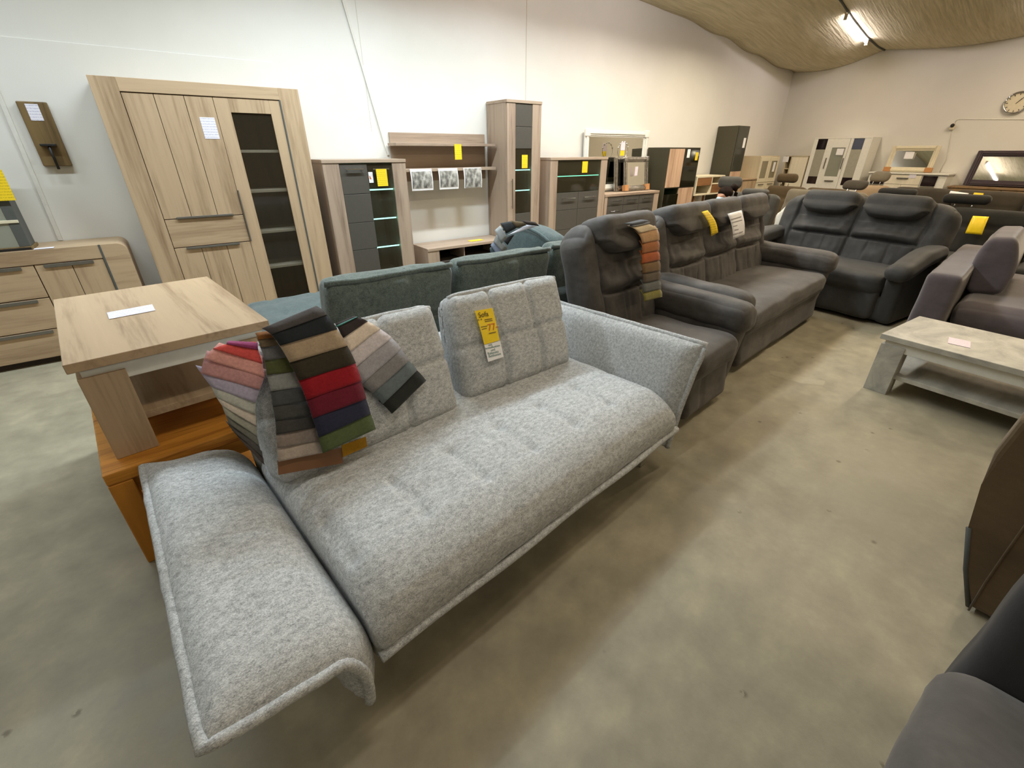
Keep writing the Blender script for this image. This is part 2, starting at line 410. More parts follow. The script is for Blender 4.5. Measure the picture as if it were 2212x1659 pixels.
struct('trim_2', T([(x, SEAM, zseam(x) - 0.012) for x in np.linspace(5, XB - 0.02, 40)], 0.013), M['rubber'], True)
# shallow plaster board edge, ducts and seams on the left wall
struct('trim_3', B((-4.0, 1.18, YW - 0.008, YW + 0.01, 0, 2.20), bev=0.004), M['wall'])
p0, p1 = YP(YW, 738, -6), YP(YW, 838, 335)
def strip(name, a, b, wd, dep, m, axis=1):
    a, b = Vector(a), Vector(b); d = (b - a).normalized(); n = Vector((0, -1, 0)) if axis == 1 else Vector((-1, 0, 0)); s = d.cross(n)
    bm = bmesh.new(); vs = []
    for p in (a, b):
        for q in ((-1, 0), (1, 0), (1, 1), (-1, 1)): vs.append(bm.verts.new(p + s * q[0] * wd / 2 + n * q[1] * dep))
    for f in ((0, 1, 2, 3), (7, 6, 5, 4), (0, 4, 5, 1), (1, 5, 6, 2), (2, 6, 7, 3), (3, 7, 4, 0)): bm.faces.new([vs[i] for i in f])
    return struct(name, bm, m)
DUCT = plain('cable_duct', srgb(214, 210, 200), 0.5); SEAMM = plain('wall_seam', srgb(196, 188, 172), 0.8)
strip('trim_4', p0, p1, 0.022, 0.014, DUCT)
strip('trim_5', (-0.66, YW - 0.008, 2.6), (-0.70, YW - 0.008, 0.86), 0.026, 0.016, DUCT)
strip('trim_6', (4.065, YW, 3.3), (4.065, YW, 2.03), 0.007, 0.003, SEAMM)
strip('trim_7', (2.02, YW, 3.3), (2.02, YW, 1.68), 0.003, 0.002, SEAMM)
def rb(px, py): return XP(XB, px, py)
bm = bmesh.new(); tube(bm, [rb(2225, 258), rb(2072, 257), rb(2064, 262), rb(2057, 283), rb(2045, 345), rb(2030, 372)], 0.009, 6)
struct('trim_8', bm, DUCT, True)

# ------------------------------------------------------------------ price tags
TAGS = 'price tags around the showroom'
def tagq(name, label, P, right, down, wd, ht, m, parts=None, thick=0.0012, bend=0.0):
    right, down = Vector(right).normalized(), Vector(down).normalized(); P = Vector(P); nn = right.cross(down).normalized()
    if nn.dot(EYE - P) < 0: nn = -nn
    t = obj(name, sheet((0, 0, 0), right * wd, right * wd + down * ht, down * ht, thick, nn, 4, 8, (lambda s, q: bend * math.sin(math.pi * q)) if bend else None), m, None, bool(bend))
    t.location = P + nn * (thick * 0.6 + 0.0006)
    return tag(t, label, 'price tag', TAGS)
DN = (0, 0, -1); EX = (1, 0, 0)
def wtag(label, x0, x1, z1, z0, m, y=4.75, name='price_tag'):
    return tagq(name, label, (x0, y, z1), EX, DN, x1 - x0, z1 - z0, m)

# ------------------------------------------------------------------ cabinets on the left wall (local: x right, y to the wall, z up)
YF = 4.75
D = YW - YF - 0.012
def panel(bmaxes, m, name, parent): return obj(name, B(*bmaxes), m, parent)
# --- oak sideboard at the left edge
t = thing('sideboard', 'long light oak sideboard with three drawers and a plank door beneath the wall sconce', 'sideboard', (-2.40, YF, 0))
W = 2.115
def rounded_profile():
    bm = B((0, 0.13, 0, D, 0.05, 0.757), (W - 0.165, W, 0, D, 0.05, 0.757))
    r = 0.06; top = [(x, 0.855) for x in np.linspace(0, W - r, 12)] + [(W - r + r * math.sin(a), 0.855 - r + r * math.cos(a)) for a in np.linspace(0.15, math.pi / 2, 8)]
    g = [[bm.verts.new((x, 0, z)), bm.verts.new((x, D, z)), bm.verts.new((x, D, 0.757)), bm.verts.new((x, 0, 0.757))] for x, z in top]
    for i in range(len(g) - 1):
        for k in range(4): bm.faces.new((g[i][k], g[i + 1][k], g[i + 1][(k + 1) % 4], g[i][(k + 1) % 4]))
    bm.faces.new(g[0]); bm.faces.new(g[-1][::-1]); return bm
obj('carcass', rounded_profile(), M['oakx'], t)
obj('back_panel', B((0.13, W - 0.165, 0.05, D, 0.05, 0.757)), M['groove'], t)
obj('plinth', B((0.1, W - 0.1, 0.05, D, 0.0, 0.05)), M['groove'], t)
xd = -0.85 + 2.40
for z0, z1 in ((0.515, 0.752), (0.275, 0.508), (0.052, 0.268)):
    dr = obj('drawer', B((0.14, xd - 0.004, 0.004, 0.05, z0, z1)), M['oakx'], t)
    obj('handle_strip', B((0.5, xd - 0.07, -0.006, 0.006, z1 - 0.026, z1 - 0.002)), M['metal'], dr)
do = obj('door', B((xd + 0.002, -0.648 + 2.4, 0.004, 0.05, 0.052, 0.752), (-0.644 + 2.4, W - 0.170, 0.004, 0.05, 0.052, 0.752)), M['oakz'], t)
obj('handle_strip', B((xd + 0.05, W - 0.23, -0.006, 0.006, 0.726, 0.750)), M['metal'], do)
obj('edge_strip', B((W - 0.168, W - 0.154, -0.003, 0.02, 0.05, 0.855)), M['rubber'], t)
tagq('price_tag', 'white price slip lying on the left oak sideboard top', (-0.815, 4.83, 0.8575), EX, (0, -1, 0), 0.11, 0.06, M['whitep'])
# glass and grey display case standing on it
t = thing('lantern', 'tall glass lantern with grey edge strips on the left oak sideboard', 'lantern', (-1.30, 4.80, 0.857))
LW = 0.475
obj('base', B((0, LW + 0.01, 0, 0.22, 0.0, 0.022)), M['rustic'], t)
obj('foot_strip', B((0.01, LW, -0.004, 0.0, 0.0, 0.016)), M['blackm'], t)
for x in (0.0, LW - 0.058): obj('edge_strip', B((x, x + 0.058, 0.01, 0.2, 0.022, 0.60)), M['rubber'], t)
obj('cross_bar', B((0.06, LW - 0.002, 0.004, 0.02, 0.185, 0.205)), M['cream'], t)
obj('glass_pane', B((0.058, LW - 0.058, 0.012, 0.018, 0.022, 0.60)), M['frost'], t)
obj('back_panel', B((0.058, LW - 0.058, 0.18, 0.2, 0.022, 0.60)), M['cream'], t)
obj('lid', B((-0.005, LW + 0.005, 0.0, 0.21, 0.60, 0.62)), M['rubber'], t)
wtag('yellow price tag hanging on the grey glass lantern at the far left', -0.93, -0.785, 1.385, 1.19, M['yellow'], 4.795)
# --- wooden wall sconce
t = thing('wall_sconce', 'rustic brown wooden wall candle holder with a black metal bracket', 'candle holder', (-0.605, YW - 0.05, 1.395))
obj('board', B((0, 0.165, 0, 0.042, 0, 0.42, 0.006)), M['rustic'], t)
obj('bracket', B((0.035, 0.125, -0.05, 0.0, 0.135, 0.150)), M['blackm'], t)
bm = bmesh.new(); cyl(bm, (0.082, -0.035, 0.142), (0.082, -0.025, -0.02), 0.009, 10); obj('rod', bm, M['blackm'], t, True)
wtag('small white price slip on the brown wooden wall sconce', -0.562, -0.492, 1.80, 1.695, M['whitep'], YW - 0.05)

# --- big oak cabinet
t = thing('cabinet', 'tall light oak display cabinet with plank doors and one glazed door', 'cabinet', (-0.144, YF, 0))
W, H = 1.39, 1.967; iL, iR, iT, iB = 0.157, 1.227, 1.880, 0.085
obj('side_post', B((0, iL, 0, D, 0, H)), M['oakz'], t); obj('side_post', B((iR, W, 0, D, 0, H)), M['oakz'], t)
obj('top_rail', B((iL, iR, 0, D, iT, H)), M['oakx'], t); obj('bottom_rail', B((iL, iR, 0.01, D, 0, iB)), M['oakx'], t)
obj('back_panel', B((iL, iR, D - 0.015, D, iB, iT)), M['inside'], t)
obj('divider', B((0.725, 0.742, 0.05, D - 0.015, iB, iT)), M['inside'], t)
xm = 0.734
def planks(x0, x1, z0, z1, n, y0=0.006, y1=0.03, gap=0.004):
    ww = (x1 - x0) / n
    return B(*[(x0 + i * ww + (gap / 2 if i else 0), x0 + (i + 1) * ww - (gap / 2 if i < n - 1 else 0), y0, y1, z0, z1, 0.0015) for i in range(n)], (x0, x1, y1 - 0.004, y1 + 0.004, z0, z1))
do = obj('upper_door', planks(iL + 0.004, xm - 0.003, 1.004, iT - 0.005, 3), M['oakz'], t)
obj('handle_strip', B((0.245, 0.655, -0.008, 0.006, 1.000, 1.016)), M['metal'], do)
dr = obj('drawer', B((iL + 0.004, xm - 0.003, 0.006, 0.03, 0.778, 0.998)), M['oakx'], t)
do = obj('lower_door', planks(iL + 0.004, xm - 0.003, iB + 0.003, 0.772, 3), M['oakz'], t)
obj('handle_strip', B((0.245, 0.645, -0.008, 0.006, 0.758, 0.774)), M['metal'], do)
gx0, gx1, gz0, gz1 = 0.838, 1.138, 0.19, 1.775
do = obj('glazed_door', B((xm, gx0, 0.006, 0.03, iB + 0.003, iT - 0.005), (gx1, iR - 0.006, 0.006, 0.03, iB + 0.003, iT - 0.005), (gx0, gx1, 0.006, 0.03, gz1, iT - 0.005), (gx0, gx1, 0.006, 0.03, iB + 0.003, gz0)), M['oakz'], t)
obj('glass_pane', B((gx0, gx1, 0.014, 0.019, gz0, gz1)), M['clear'], do)
obj('handle_strip', B((xm + 0.001, xm + 0.010, -0.008, 0.006, 0.775, 1.20)), M['metal'], do)
obj('edge_strip', B((iR - 0.006, iR + 0.006, -0.002, 0.01, iB, iT)), M['rubber'], t)
for z in (1.495, 1.18, 0.835, 0.515): obj('shelf', B((0.742, iR, 0.035, D - 0.02, z - 0.011, z + 0.011)), M['cream'], t)
wtag('white price sheet on the plank door of the tall oak cabinet', 0.462, 0.565, 1.735, 1.585, M['whitep'], 4.756)

# --- grey oak / anthracite series
def frame_cab(t, W, H, sL, sR, iB, top=0.03, side=M['greyoakz']):
    obj('side_panel', B((0, sL, 0, D, 0, H - top)), side, t); obj('side_panel', B((W - sR, W, 0, D, 0, H - top)), side, t)
    obj('top_panel', B((-0.004, W + 0.004, -0.006, D, H - top, H)), M['greyoakx'], t)
    obj('bottom_rail', B((sL, W - sR, 0.004, D, 0, iB)), M['greyoakx'], t)
    obj('back_panel', B((sL, W - sR, D - 0.015, D, iB, H - top)), M['insidedk'], t)
def hbar(x0, x1, z, name, p):
    return obj(name, B((x0, x1, -0.024, -0.014, z - 0.006, z + 0.006), (x0 + 0.01, x0 + 0.02, -0.016, 0.004, z - 0.004, z + 0.004), (x1 - 0.02, x1 - 0.01, -0.016, 0.004, z - 0.004, z + 0.004)), M['chrome'], p)
GO = 'grey oak and anthracite living room units'
t = thing('display_cabinet', 'grey oak display cabinet with anthracite door and lit glass shelves beside the tall oak cabinet', 'cabinet', (1.337, YF, 0), 0, GO)
frame_cab(t, 0.835, 1.425, 0.153, 0.148, 0.315)
t.children[0].data.materials[0] = M['greyoakz']
do = obj('door', B(*[(0.155, 0.425, 0.004, 0.026, 0.318 + i * 0.2675, 0.318 + (i + 1) * 0.2675 - 0.004, 0.002) for i in range(4)], (0.156, 0.424, 0.02, 0.03, 0.318, 1.385)), M['anth'], t); hbar(0.208, 0.378, 1.34, 'handle', do)
do = obj('glass_door', B((0.428, 0.684, 0.008, 0.014, 0.318, 1.39)), M['smoke'], t); hbar(0.474, 0.644, 1.338, 'handle', do)
for z in (1.148, 0.868, 0.582):
    s = obj('glass_shelf', B((0.428, 0.684, 0.04, D - 0.03, z - 0.004, z + 0.004)), M['clear'], t)
    obj('led_strip', B((0.43, 0.682, 0.030, 0.040, z - 0.006, z + 0.006)), M['led'], s)
wtag('yellow price tag hung on the handle of the lit display cabinet', 1.838, 1.948, 1.338, 1.182, M['yellow'], 4.725)
wtag('white energy label on the glass of the lit display cabinet', 1.768, 1.812, 1.312, 1.215, M['whiteplain'], 4.757, 'energy_label')
obj('rating_bars', B((0.006, 0.024, -0.0025, -0.0015, -0.062, -0.054, 0), (0.006, 0.020, -0.0025, -0.0015, -0.052, -0.044, 0), (0.006, 0.016, -0.0025, -0.0015, -0.042, -0.034, 0)), M['inkred'], bpy.data.objects['energy_label'])

t = thing('wall_shelf', 'grey oak wall panel with two shelves above the low television board', 'shelf', (2.2, YW - 0.022, 1.19))
obj('panel', B((0, 1.222, 0, 0.02, 0.0, 0.485)), M['greyoakx'], t)
obj('shelf', B((-0.03, 1.232, -0.215, 0.0, 0.355, 0.382)), M['greyoakx'], t)
obj('shelf', B((0.05, 1.232, -0.215, 0.0, 0.105, 0.135)), M['greyoakx'], t)
ysf = YW - 0.022 - 0.216
wtag('yellow price tag on the upper grey oak wall shelf', 2.868, 2.958, 1.565, 1.41, M['yellow'], ysf)
for i, (x0, x1, lab) in enumerate(((2.296, 2.556, 'leftmost room photograph hanging from the lower wall shelf'), (2.638, 2.886, 'middle room photograph hanging from the lower wall shelf'), (2.967, 3.212, 'rightmost room photograph hanging from the lower wall shelf'))):
    p = obj('photo_print', sheet((0, 0, 0), (x1 - x0, 0, 0), (x1 - x0 + 0.006, 0, -0.217), (0.004, 0, -0.217), 0.0015, (0, -1, 0), 3, 6, lambda s, q: 0.012 * math.sin(math.pi * q)), M['whiteplain'], None, False, (x0, ysf - 0.004, 1.323))
    k = 0.024 if i < 2 else 0.006
    obj('picture', sheet((0.012, -0.0025, -k), (x1 - x0 - 0.008, -0.0025, -k), (x1 - x0 - 0.006, -0.0025, -0.217 + k), (0.014, -0.0025, -0.217 + k), 0.001, (0, -1, 0), 3, 6, lambda s, q: 0.012 * math.sin(math.pi * (0.1 + 0.8 * q))), M['photo'], p)
    tag(p, lab, 'photograph', 'room photographs under the wall shelf')

t = thing('tv_board', 'low grey oak television board with an open niche and anthracite flaps', 'tv board', (2.335, YF - 0.01, 0), 0, GO)
obj('top_panel', B((0, 1.12, 0, D, 0.475, 0.505)), M['greyoakx'], t)
obj('side_panel', B((0.0, 0.15, 0.006, D, 0, 0.475)), M['greyoakz'], t); obj('side_panel', B((1.0, 1.12, 0.006, D, 0, 0.475)), M['greyoakz'], t)
obj('bottom_rail', B((0.15, 1.0, 0.01, D, 0, 0.13)), M['greyoakx'], t)
obj('niche_floor', B((0.15, 1.0, 0.02, D, 0.325, 0.34)), M['groove'], t); obj('back_panel', B((0.15, 1.0, D - 0.02, D, 0.13, 0.475)), M['gloss'], t)
obj('niche_divider', B((0.49, 0.50, 0.02, D - 0.02, 0.34, 0.475)), M['greyoakz'], t)
obj('flap', B((0.152, 0.574, 0.008, 0.03, 0.134, 0.322)), M['anth'], t); obj('flap', B((0.578, 0.998, 0.008, 0.03, 0.134, 0.322)), M['anth'], t)
p = ZP(0.506, 1000, 512)
tagq('price_tag', 'yellow price tag lying flat on the low television board', (2.98, 4.93, 0.5065), EX, (0, -1, 0), 0.19, 0.09, M['yellow'])

t = thing('tall_cabinet', 'tall narrow grey oak cabinet with an anthracite and glass door', 'cabinet', (3.466, YF, 0), 0, GO)
W = 0.512; H = 2.012
obj('side_panel', B((0, 0.018, 0.02, D, 0, H - 0.03)), M['greyoakz'], t); obj('side_panel', B((W - 0.135, W, 0, D, 0, H - 0.03)), M['greyoakz'], t)
obj('top_panel', B((-0.004, W + 0.006, -0.006, D, H - 0.03, H)), M['greyoakx'], t)
obj('bottom_rail', B((0.018, W - 0.135, 0.01, D, 0, 0.30)), M['greyoakx'], t); obj('back_panel', B((0.018, W - 0.135, D - 0.015, D, 0.3, H - 0.03)), M['insidedk'], t)
do = obj('door', B((0.006, 0.126, 0, 0.024, 0.302, H - 0.034)), M['greyoakz'], t)
for z0, z1 in ((1.522, 1.976), (0.305, 0.795)):
    zm = (z0 + z1) / 2; obj('panel', B((0.130, 0.376, 0.004, 0.022, z0, zm - 0.002), (0.130, 0.376, 0.004, 0.022, zm + 0.002, z1), (0.131, 0.375, 0.018, 0.026, z0, z1)), M['anth'], do)
obj('glass_pane', B((0.130, 0.376, 0.008, 0.014, 0.80, 1.52)), M['smoke'], do)
bm = B((0.06, 0.07, -0.026, -0.016, 0.86, 1.20), (0.061, 0.069, -0.018, 0.0, 0.88, 0.89), (0.061, 0.069, -0.018, 0.0, 1.17, 1.18)); obj('handle', bm, M['chrome'], do)
for z in (1.29, 1.06):
    s = obj('glass_shelf', B((0.13, 0.376, 0.04, D - 0.03, z - 0.004, z + 0.004)), M['clear'], t); obj('led_strip', B((0.131, 0.375, 0.03, 0.04, z - 0.005, z + 0.005)), M['led'], s)
wtag('yellow price tag on the glass of the tall narrow grey oak cabinet', 3.693, 3.782, 1.455, 1.31, M['yellow'], 4.757)

t = thing('highboard', 'grey oak highboard with wide glass top and anthracite lower doors', 'cabinet', (4.15, YF, 0), 0, GO)
D0 = D; D = 0.28
frame_cab(t, 1.05, 1.422, 0.128, 0.122, 0.27)
xm = 0.528
for x0, x1, h0, h1 in ((0.130, xm - 0.002, 0.216, 0.458), (xm + 0.002, 0.926, 0.626, 0.858)):
    do = obj('door', B(*[(x0, x1, 0.004, 0.026, z0, z1 - 0.004, 0.002) for z0, z1 in ((0.275, 0.53), (0.53, 0.785), (0.785, 1.005))], (x0, x1, 0.02, 0.03, 0.275, 1.0)), M['anth'], t); hbar(h0, h1, 0.93, 'handle', do)
obj('glass_flap', B((0.13, 0.926, 0.008, 0.014, 1.01, 1.39)), M['smoke'], t)
s = obj('glass_shelf', B((0.13, 0.926, 0.04, D - 0.03, 1.196, 1.204)), M['clear'], t); obj('led_strip', B((0.131, 0.925, 0.03, 0.04, 1.195, 1.205)), M['led2'], s)
D = D0
wtag('yellow price tag on the glass flap of the grey oak highboard', 4.72, 4.822, 1.375, 1.235, M['yellow'], 4.757)

t = thing('dresser', 'anthracite dresser with grey oak top below the leaning white mirror', 'dresser', (5.212, YF, 0), 0, GO)
W = 1.245; H = 0.942
obj('top_panel', B((0, W, -0.006, D, H - 0.035, H)), M['greyoakx'], t); obj('side_panel', B((0, 0.06, 0, D, 0, H - 0.035)), M['greyoakz'], t); obj('side_panel', B((W - 0.115, W, 0, D, 0, H - 0.035)), M['greyoakz'], t)
obj('back_panel', B((0.06, W - 0.115, 0.05, D, 0.05, H - 0.035)), M['groove'], t)
cw = (W - 0.175) / 3
for i in range(3):
    for z0, z1 in ((0.78, 0.902), (0.615, 0.775), (0.34, 0.61), (0.06, 0.335)):
        x0 = 0.06 + i * cw
        dr = obj('drawer', B((x0 + 0.003, x0 + cw - 0.003, 0.004, 0.05, z0, z1)), M['anth'], t); hbar(x0 + 0.075, x0 + cw - 0.075, (z0 + z1) / 2 + 0.005, 'handle', dr)

def mirror(name, label, loc, W, H, fw, dep, m, lean=6, cat='mirror', inner=0.014, rz=0, orn=0.0):
    t = thing(name, label, cat, loc); t.rotation_euler = (R(-lean), 0, R(rz))
    bm = bmesh.new()
    for x0, x1, z0, z1 in ((0, fw, 0, H), (W - fw, W, 0, H), (fw, W - fw, 0, fw), (fw, W - fw, H - fw, H)):
        box(bm, x0, x1, 0, dep, z0, z1, 0.006)
        cx0, cx1, cz0, cz1 = x0 + (fw * 0.3 if x1 - x0 <= fw + 1e-6 else 0), x1 - (fw * 0.3 if x1 - x0 <= fw + 1e-6 else 0), z0 + (fw * 0.3 if z1 - z0 <= fw + 1e-6 else 0), z1 - (fw * 0.3 if z1 - z0 <= fw + 1e-6 else 0)
        box(bm, cx0, cx1, -0.012, 0.0, cz0, cz1, 0.005)
    obj('frame', bm, m, t)
    if orn:
        for cx in (fw / 2, W - fw / 2):
            for cz in (fw / 2, H - fw / 2): obj('corner_ornament', RB((orn, 0.03, orn), (cx, -0.004, cz), 0.012, (2, 2, 2)), m, t, True)
    obj('glass', B((fw, W - fw, dep * 0.45, dep * 0.6, fw, H - fw)), M['mirror'], t)
    obj('bevel_edge', B((fw - 0.001, fw + inner, dep * 0.3, dep * 0.5, fw, H - fw), (W - fw - inner, W - fw + 0.001, dep * 0.3, dep * 0.5, fw, H - fw), (fw, W - fw, dep * 0.3, dep * 0.5, fw, fw + inner), (fw, W - fw, dep * 0.3, dep * 0.5, H - fw - inner, H - fw)), m, t)
    return t
mirror('mirror', 'large white framed mirror leaning on the wall above the dresser', (5.09, 5.085, 0.956), 1.37, 0.81, 0.075, 0.035, M['white'], 1.5, orn=0.1)
t = mirror('mirror', 'small silver framed mirror with cardboard corners on the dresser', (5.80, 4.90, 0.951), 0.56, 0.47, 0.06, 0.03, M['silver'], 8, orn=0.075)
for x in (-0.012, 0.49): obj('corner_guard', B((x, x + 0.082, -0.024, 0.04, -0.0, 0.085, 0.004)), M['cardboard'], t)
t = mirror('mirror', 'second silver framed mirror half hidden behind the small silver mirror', (5.66, 4.97, 0.951), 0.5, 0.47, 0.06, 0.03, M['silver'], 7)
t = thing('wire_ornament', 'round chrome wire ornament with bead tips above the silver mirrors', 'ornament', (5.74, 4.965, 1.445))
bm = bmesh.new(); tube(bm, [(0.11 * math.cos(a), 0.0, 0.06 + 0.11 * math.sin(a)) for a in np.linspace(0, 2 * math.pi, 25)[:-1]], 0.004, 6, True); obj('ring', bm, M['chrome'], t, True)
bm = bmesh.new()
for a in np.linspace(0.4, 2.8, 6): bmesh.ops.create_uvsphere(bm, u_segments=8, v_segments=6, radius=0.012, matrix=Matrix.Translation((0.11 * math.cos(a), 0, 0.06 + 0.11 * math.sin(a))))
obj('bead_tips', bm, M['chrome'], t, True)
wtag('narrow white price slip above the silver mirrors on the dresser', 5.66, 5.75, 1.61, 1.505, M['pinkp'], 4.94)
wtag('small yellow price note on the wire ornament', 5.655, 5.745, 1.50, 1.435, M['yellow'], 4.935)
wtag('pink price slip stuck on the small silver mirror glass', 5.995, 6.06, 1.285, 1.16, M['pinkp'], 4.905)

# --- dark olive and wood highboard
t = thing('cupboard', 'dark olive cupboard with offset pale wood doors right of the dresser', 'cabinet', (6.565, YF, 0))
W = 0.825; H = 1.545
obj('side_panel', B((0, 0.016, 0.0, D, 0, H - 0.016)), M['anthdk'], t); obj('side_panel', B((W - 0.012, W, 0.0, D, 0, H - 0.016)), M['anthdk'], t); obj('top_panel', B((0, W, 0, D, H - 0.016, H)), M['anthdk'], t)
obj('back_panel', B((0.016, W - 0.012, D - 0.02, D, 0.0, H - 0.016)), M['insidedk'], t); obj('centre_panel', B((0.40, 0.412, 0.03, D - 0.02, 0, H - 0.016)), M['anthdk'], t); obj('middle_shelf', B((0.016, W - 0.012, 0.02, D - 0.02, 0.955, 0.97)), M['anthdk'], t)
PW = wood('rosy_oak_planks', srgb(196, 164, 136), srgb(140, 108, 84), 'z')
obj('upper_wood_door', planks(0.018, 0.404, 0.972, H - 0.02, 3, 0.0, 0.02), PW, t)
obj('lower_wood_door', planks(0.410, W - 0.014, 0.05, 0.952, 3, 0.0, 0.02), PW, t)
GD = glassy('dark_glass', srgb(16, 18, 8), 0.86, 0.06, 0.7)
obj('upper_glass_door', B((0.408, W - 0.014, 0.002, 0.012, 0.972, H - 0.02)), GD, t)
obj('lower_glass_door', B((0.018, 0.406, 0.002, 0.012, 0.05, 0.87)), GD, t)
obj('led_strip', B((0.02, 0.404, 0.028, 0.038, 0.655, 0.664)), M['led2'], t)
wtag('white price slip on the dark glass of the olive cupboard', 7.04, 7.115, 1.52, 1.40, M['whiteplain'], 4.75)
wtag('yellow price tag on the dark glass of the olive cupboard', 7.275, 7.345, 1.475, 1.36, M['yellow'], 4.75)

# --- small retro console and low bench behind it
t = thing('console', 'small white retro console with walnut drawers on slim wooden legs', 'console', (7.44, YF, 0))
obj('body', B((0, 0.86, 0, 0.36, 1.09, 1.115), (0, 0.86, 0, 0.36, 0.81, 0.835), (0, 0.025, 0, 0.36, 0.835, 1.09), (0.835, 0.86, 0, 0.36, 0.835, 1.09), (0.46, 0.48, 0, 0.36, 0.835, 1.09), (0.48, 0.835, 0.0, 0.36, 0.975, 0.99), (0.025, 0.835, 0.345, 0.36, 0.835, 1.09)), M['cream'], t)
obj('flap', B((0.028, 0.456, 0.0, 0.02, 0.965, 1.087)), M['walnut'], t); obj('drawer', B((0.484, 0.832, 0.0, 0.02, 0.838, 0.972)), M['walnut'], t)
for x in (0.05, 0.78):
    for y in (0.03, 0.30): obj('leg', B((x, x + 0.03, y, y + 0.03, 0, 0.81)), M['walnut'], t)
t = thing('tall_cabinet', 'tall dark olive cabinet with glossy glass front in the far left corner', 'cabinet', (8.46, YF, 0))
W = 0.335; H = 1.885
obj('body', B((0, W, 0.024, D, 0.0, H)), M['anthdk'], t)
obj('glass_door', B((0.004, W - 0.004, 0.0, 0.02, 1.17, H - 0.004)), plain('reflecting_dark_glass', srgb(58, 58, 48), 0.1, 0.3, 0.9), t); obj('drawer', B((0.004, W - 0.004, 0.0, 0.02, 1.05, 1.165)), PW, t); obj('lower_door', B((0.004, W - 0.004, 0.0, 0.02, 0.04, 1.045)), PW, t)
wtag('white price slip on the tall dark corner cabinet', 8.66, 8.735, 1.70, 1.545, M['whiteplain'])
t = thing('side_cabinet', 'low pale oak two door cabinet beside the tall dark cabinet', 'cabinet', (8.84, YF, 0))
obj('carcass', B((0, 0.60, 0.022, D, 0.0, 1.01)), M['oakz'], t)
obj('door', B((0.004, 0.298, 0, 0.02, 0.04, 0.985)), M['oakz'], t); obj('door', B((0.302, 0.596, 0, 0.02, 0.04, 0.985)), M['oakz'], t); obj('top_panel', B((-0.004, 0.604, -0.01, D, 1.01, 1.03)), M['oakx'], t)
t = thing('wall_panel_board', 'honey wood board standing behind the low pale oak cabinet', 'board', (8.86, YF + 0.28, 1.03))
obj('board', B((0, 0.03, 0, 0.12, 0, 0.34)), M['honeyz'], t)
t = thing('cupboard', 'pale beige cupboard with two glazed doors over drawers in the corner', 'cabinet', (9.45, YF, 0))
obj('carcass', B((0, 0.76, 0.022, D, 0, 1.41)), M['beige'], t)
for x0, x1 in ((0.008, 0.36), (0.37, 0.72)):
    do = obj('glazed_door', B((x0, x0 + 0.06, 0, 0.02, 0.95, 1.39), (x1 - 0.06, x1, 0, 0.02, 0.95, 1.39), (x0 + 0.06, x1 - 0.06, 0, 0.02, 0.95, 1.02), (x0 + 0.06, x1 - 0.06, 0, 0.02, 1.32, 1.39)), M['cream'], t)
    obj('glass_pane', B((x0 + 0.06, x1 - 0.06, 0.006, 0.012, 1.02, 1.32)), plain('grey_glazing', srgb(132, 124, 100), 0.15), do)
    for z in (0.82, 0.69):
        dr = obj('drawer', B((x0, x1, 0, 0.02, z, z + 0.12)), M['cream'], t); obj('handle', B((x0 + 0.08, x1 - 0.08, -0.015, 0, z + 0.085, z + 0.10)), M['metal'], dr)
wtag('white price slip on the glazed door of the beige corner cupboard', 9.96, 10.05, 1.30, 1.13, M['whiteplain'])

# ------------------------------------------------------------------ furniture on the back wall (local: x = along -Y, y to the wall)
XF = 10.33; DB = XB - XF - 0.012
def bthing(name, label, cat, y_left, z=0, x=XF, group=None): return thing(name, label, cat, (x, y_left, z), -90, group)
def btag(label, px, py, px2, py2, m, x=XF):
    a, c = XP(x, px, py), XP(x, px2, py2)
    return tagq('price_tag', label, a, (0, -1, 0), DN, abs(a.y - c.y), a.z - c.z, m)
t = bthing('cupboard', 'pale wood cupboard with an open dark shelf column on the back wall', 'cabinet', 4.72)
obj('carcass', B((0, 0.022, 0, DB, 0, 1.41), (0.11, 0.13, 0.0, DB, 0, 1.41), (0, 0.42, 0, DB, 1.395, 1.41), (0.13, 0.42, 0.022, DB, 0, 1.395), (0.0, 0.13, DB - 0.02, DB, 0, 1.395), (0.0, 0.13, 0.02, DB, 1.17, 1.185), (0, 0.13, 0.02, DB, 0.96, 0.975)), M['beige'], t)
obj('shelf_lining', B((0.022, 0.11, DB - 0.03, DB - 0.02, 0, 1.39)), plain('dark_shelf_lining', srgb(92, 80, 66), 0.6), t)
obj('door', B((0.132, 0.418, 0, 0.02, 0.04, 1.39)), M['whitewd'], t)
btag('small white price slip on the pale wood back wall cupboard', 1693, 338, 1702, 350, M['whiteplain'])

t = bthing('display_cabinet', 'white three section display cabinet standing against the back wall', 'cabinet', 4.275)
W = 0.94; H = 1.715
obj('carcass', B((0, 0.02, 0, DB, 0, H), (W - 0.02, W, 0, DB, 0, H), (0.02, W - 0.02, 0, DB, H - 0.02, H), (0.02, W - 0.02, DB - 0.02, DB, 0, H - 0.02), (0.02, W - 0.02, 0.03, DB - 0.02, 0, 0.06)), M['white'], t)
for x0, x1, m2 in ((0.07, 0.235, M['purpglass']), (0.66, 0.825, M['blueglass'])):
    do = obj('side_door', B((x0 - 0.05, x0, 0, 0.02, 0.05, H - 0.022), (x1, x1 + (0.033 if x0 < 0.3 else 0.095), 0, 0.02, 0.05, H - 0.022)), M['white'], t)
    obj('upper_panel', B((x0, x1, 0.004, 0.014, 1.52, 1.69)), m2, do); obj('lower_panel', B((x0, x1, 0.004, 0.014, 0.93, 1.06)), M['purpglass'], do); obj('base_panel', B((x0, x1, 0.0, 0.02, 0.05, 0.93)), M['white'], do); obj('glass_pane', B((x0, x1, 0.006, 0.012, 1.06, 1.52)), plain('milky_side_glass', srgb(160, 158, 142), 0.2), do)
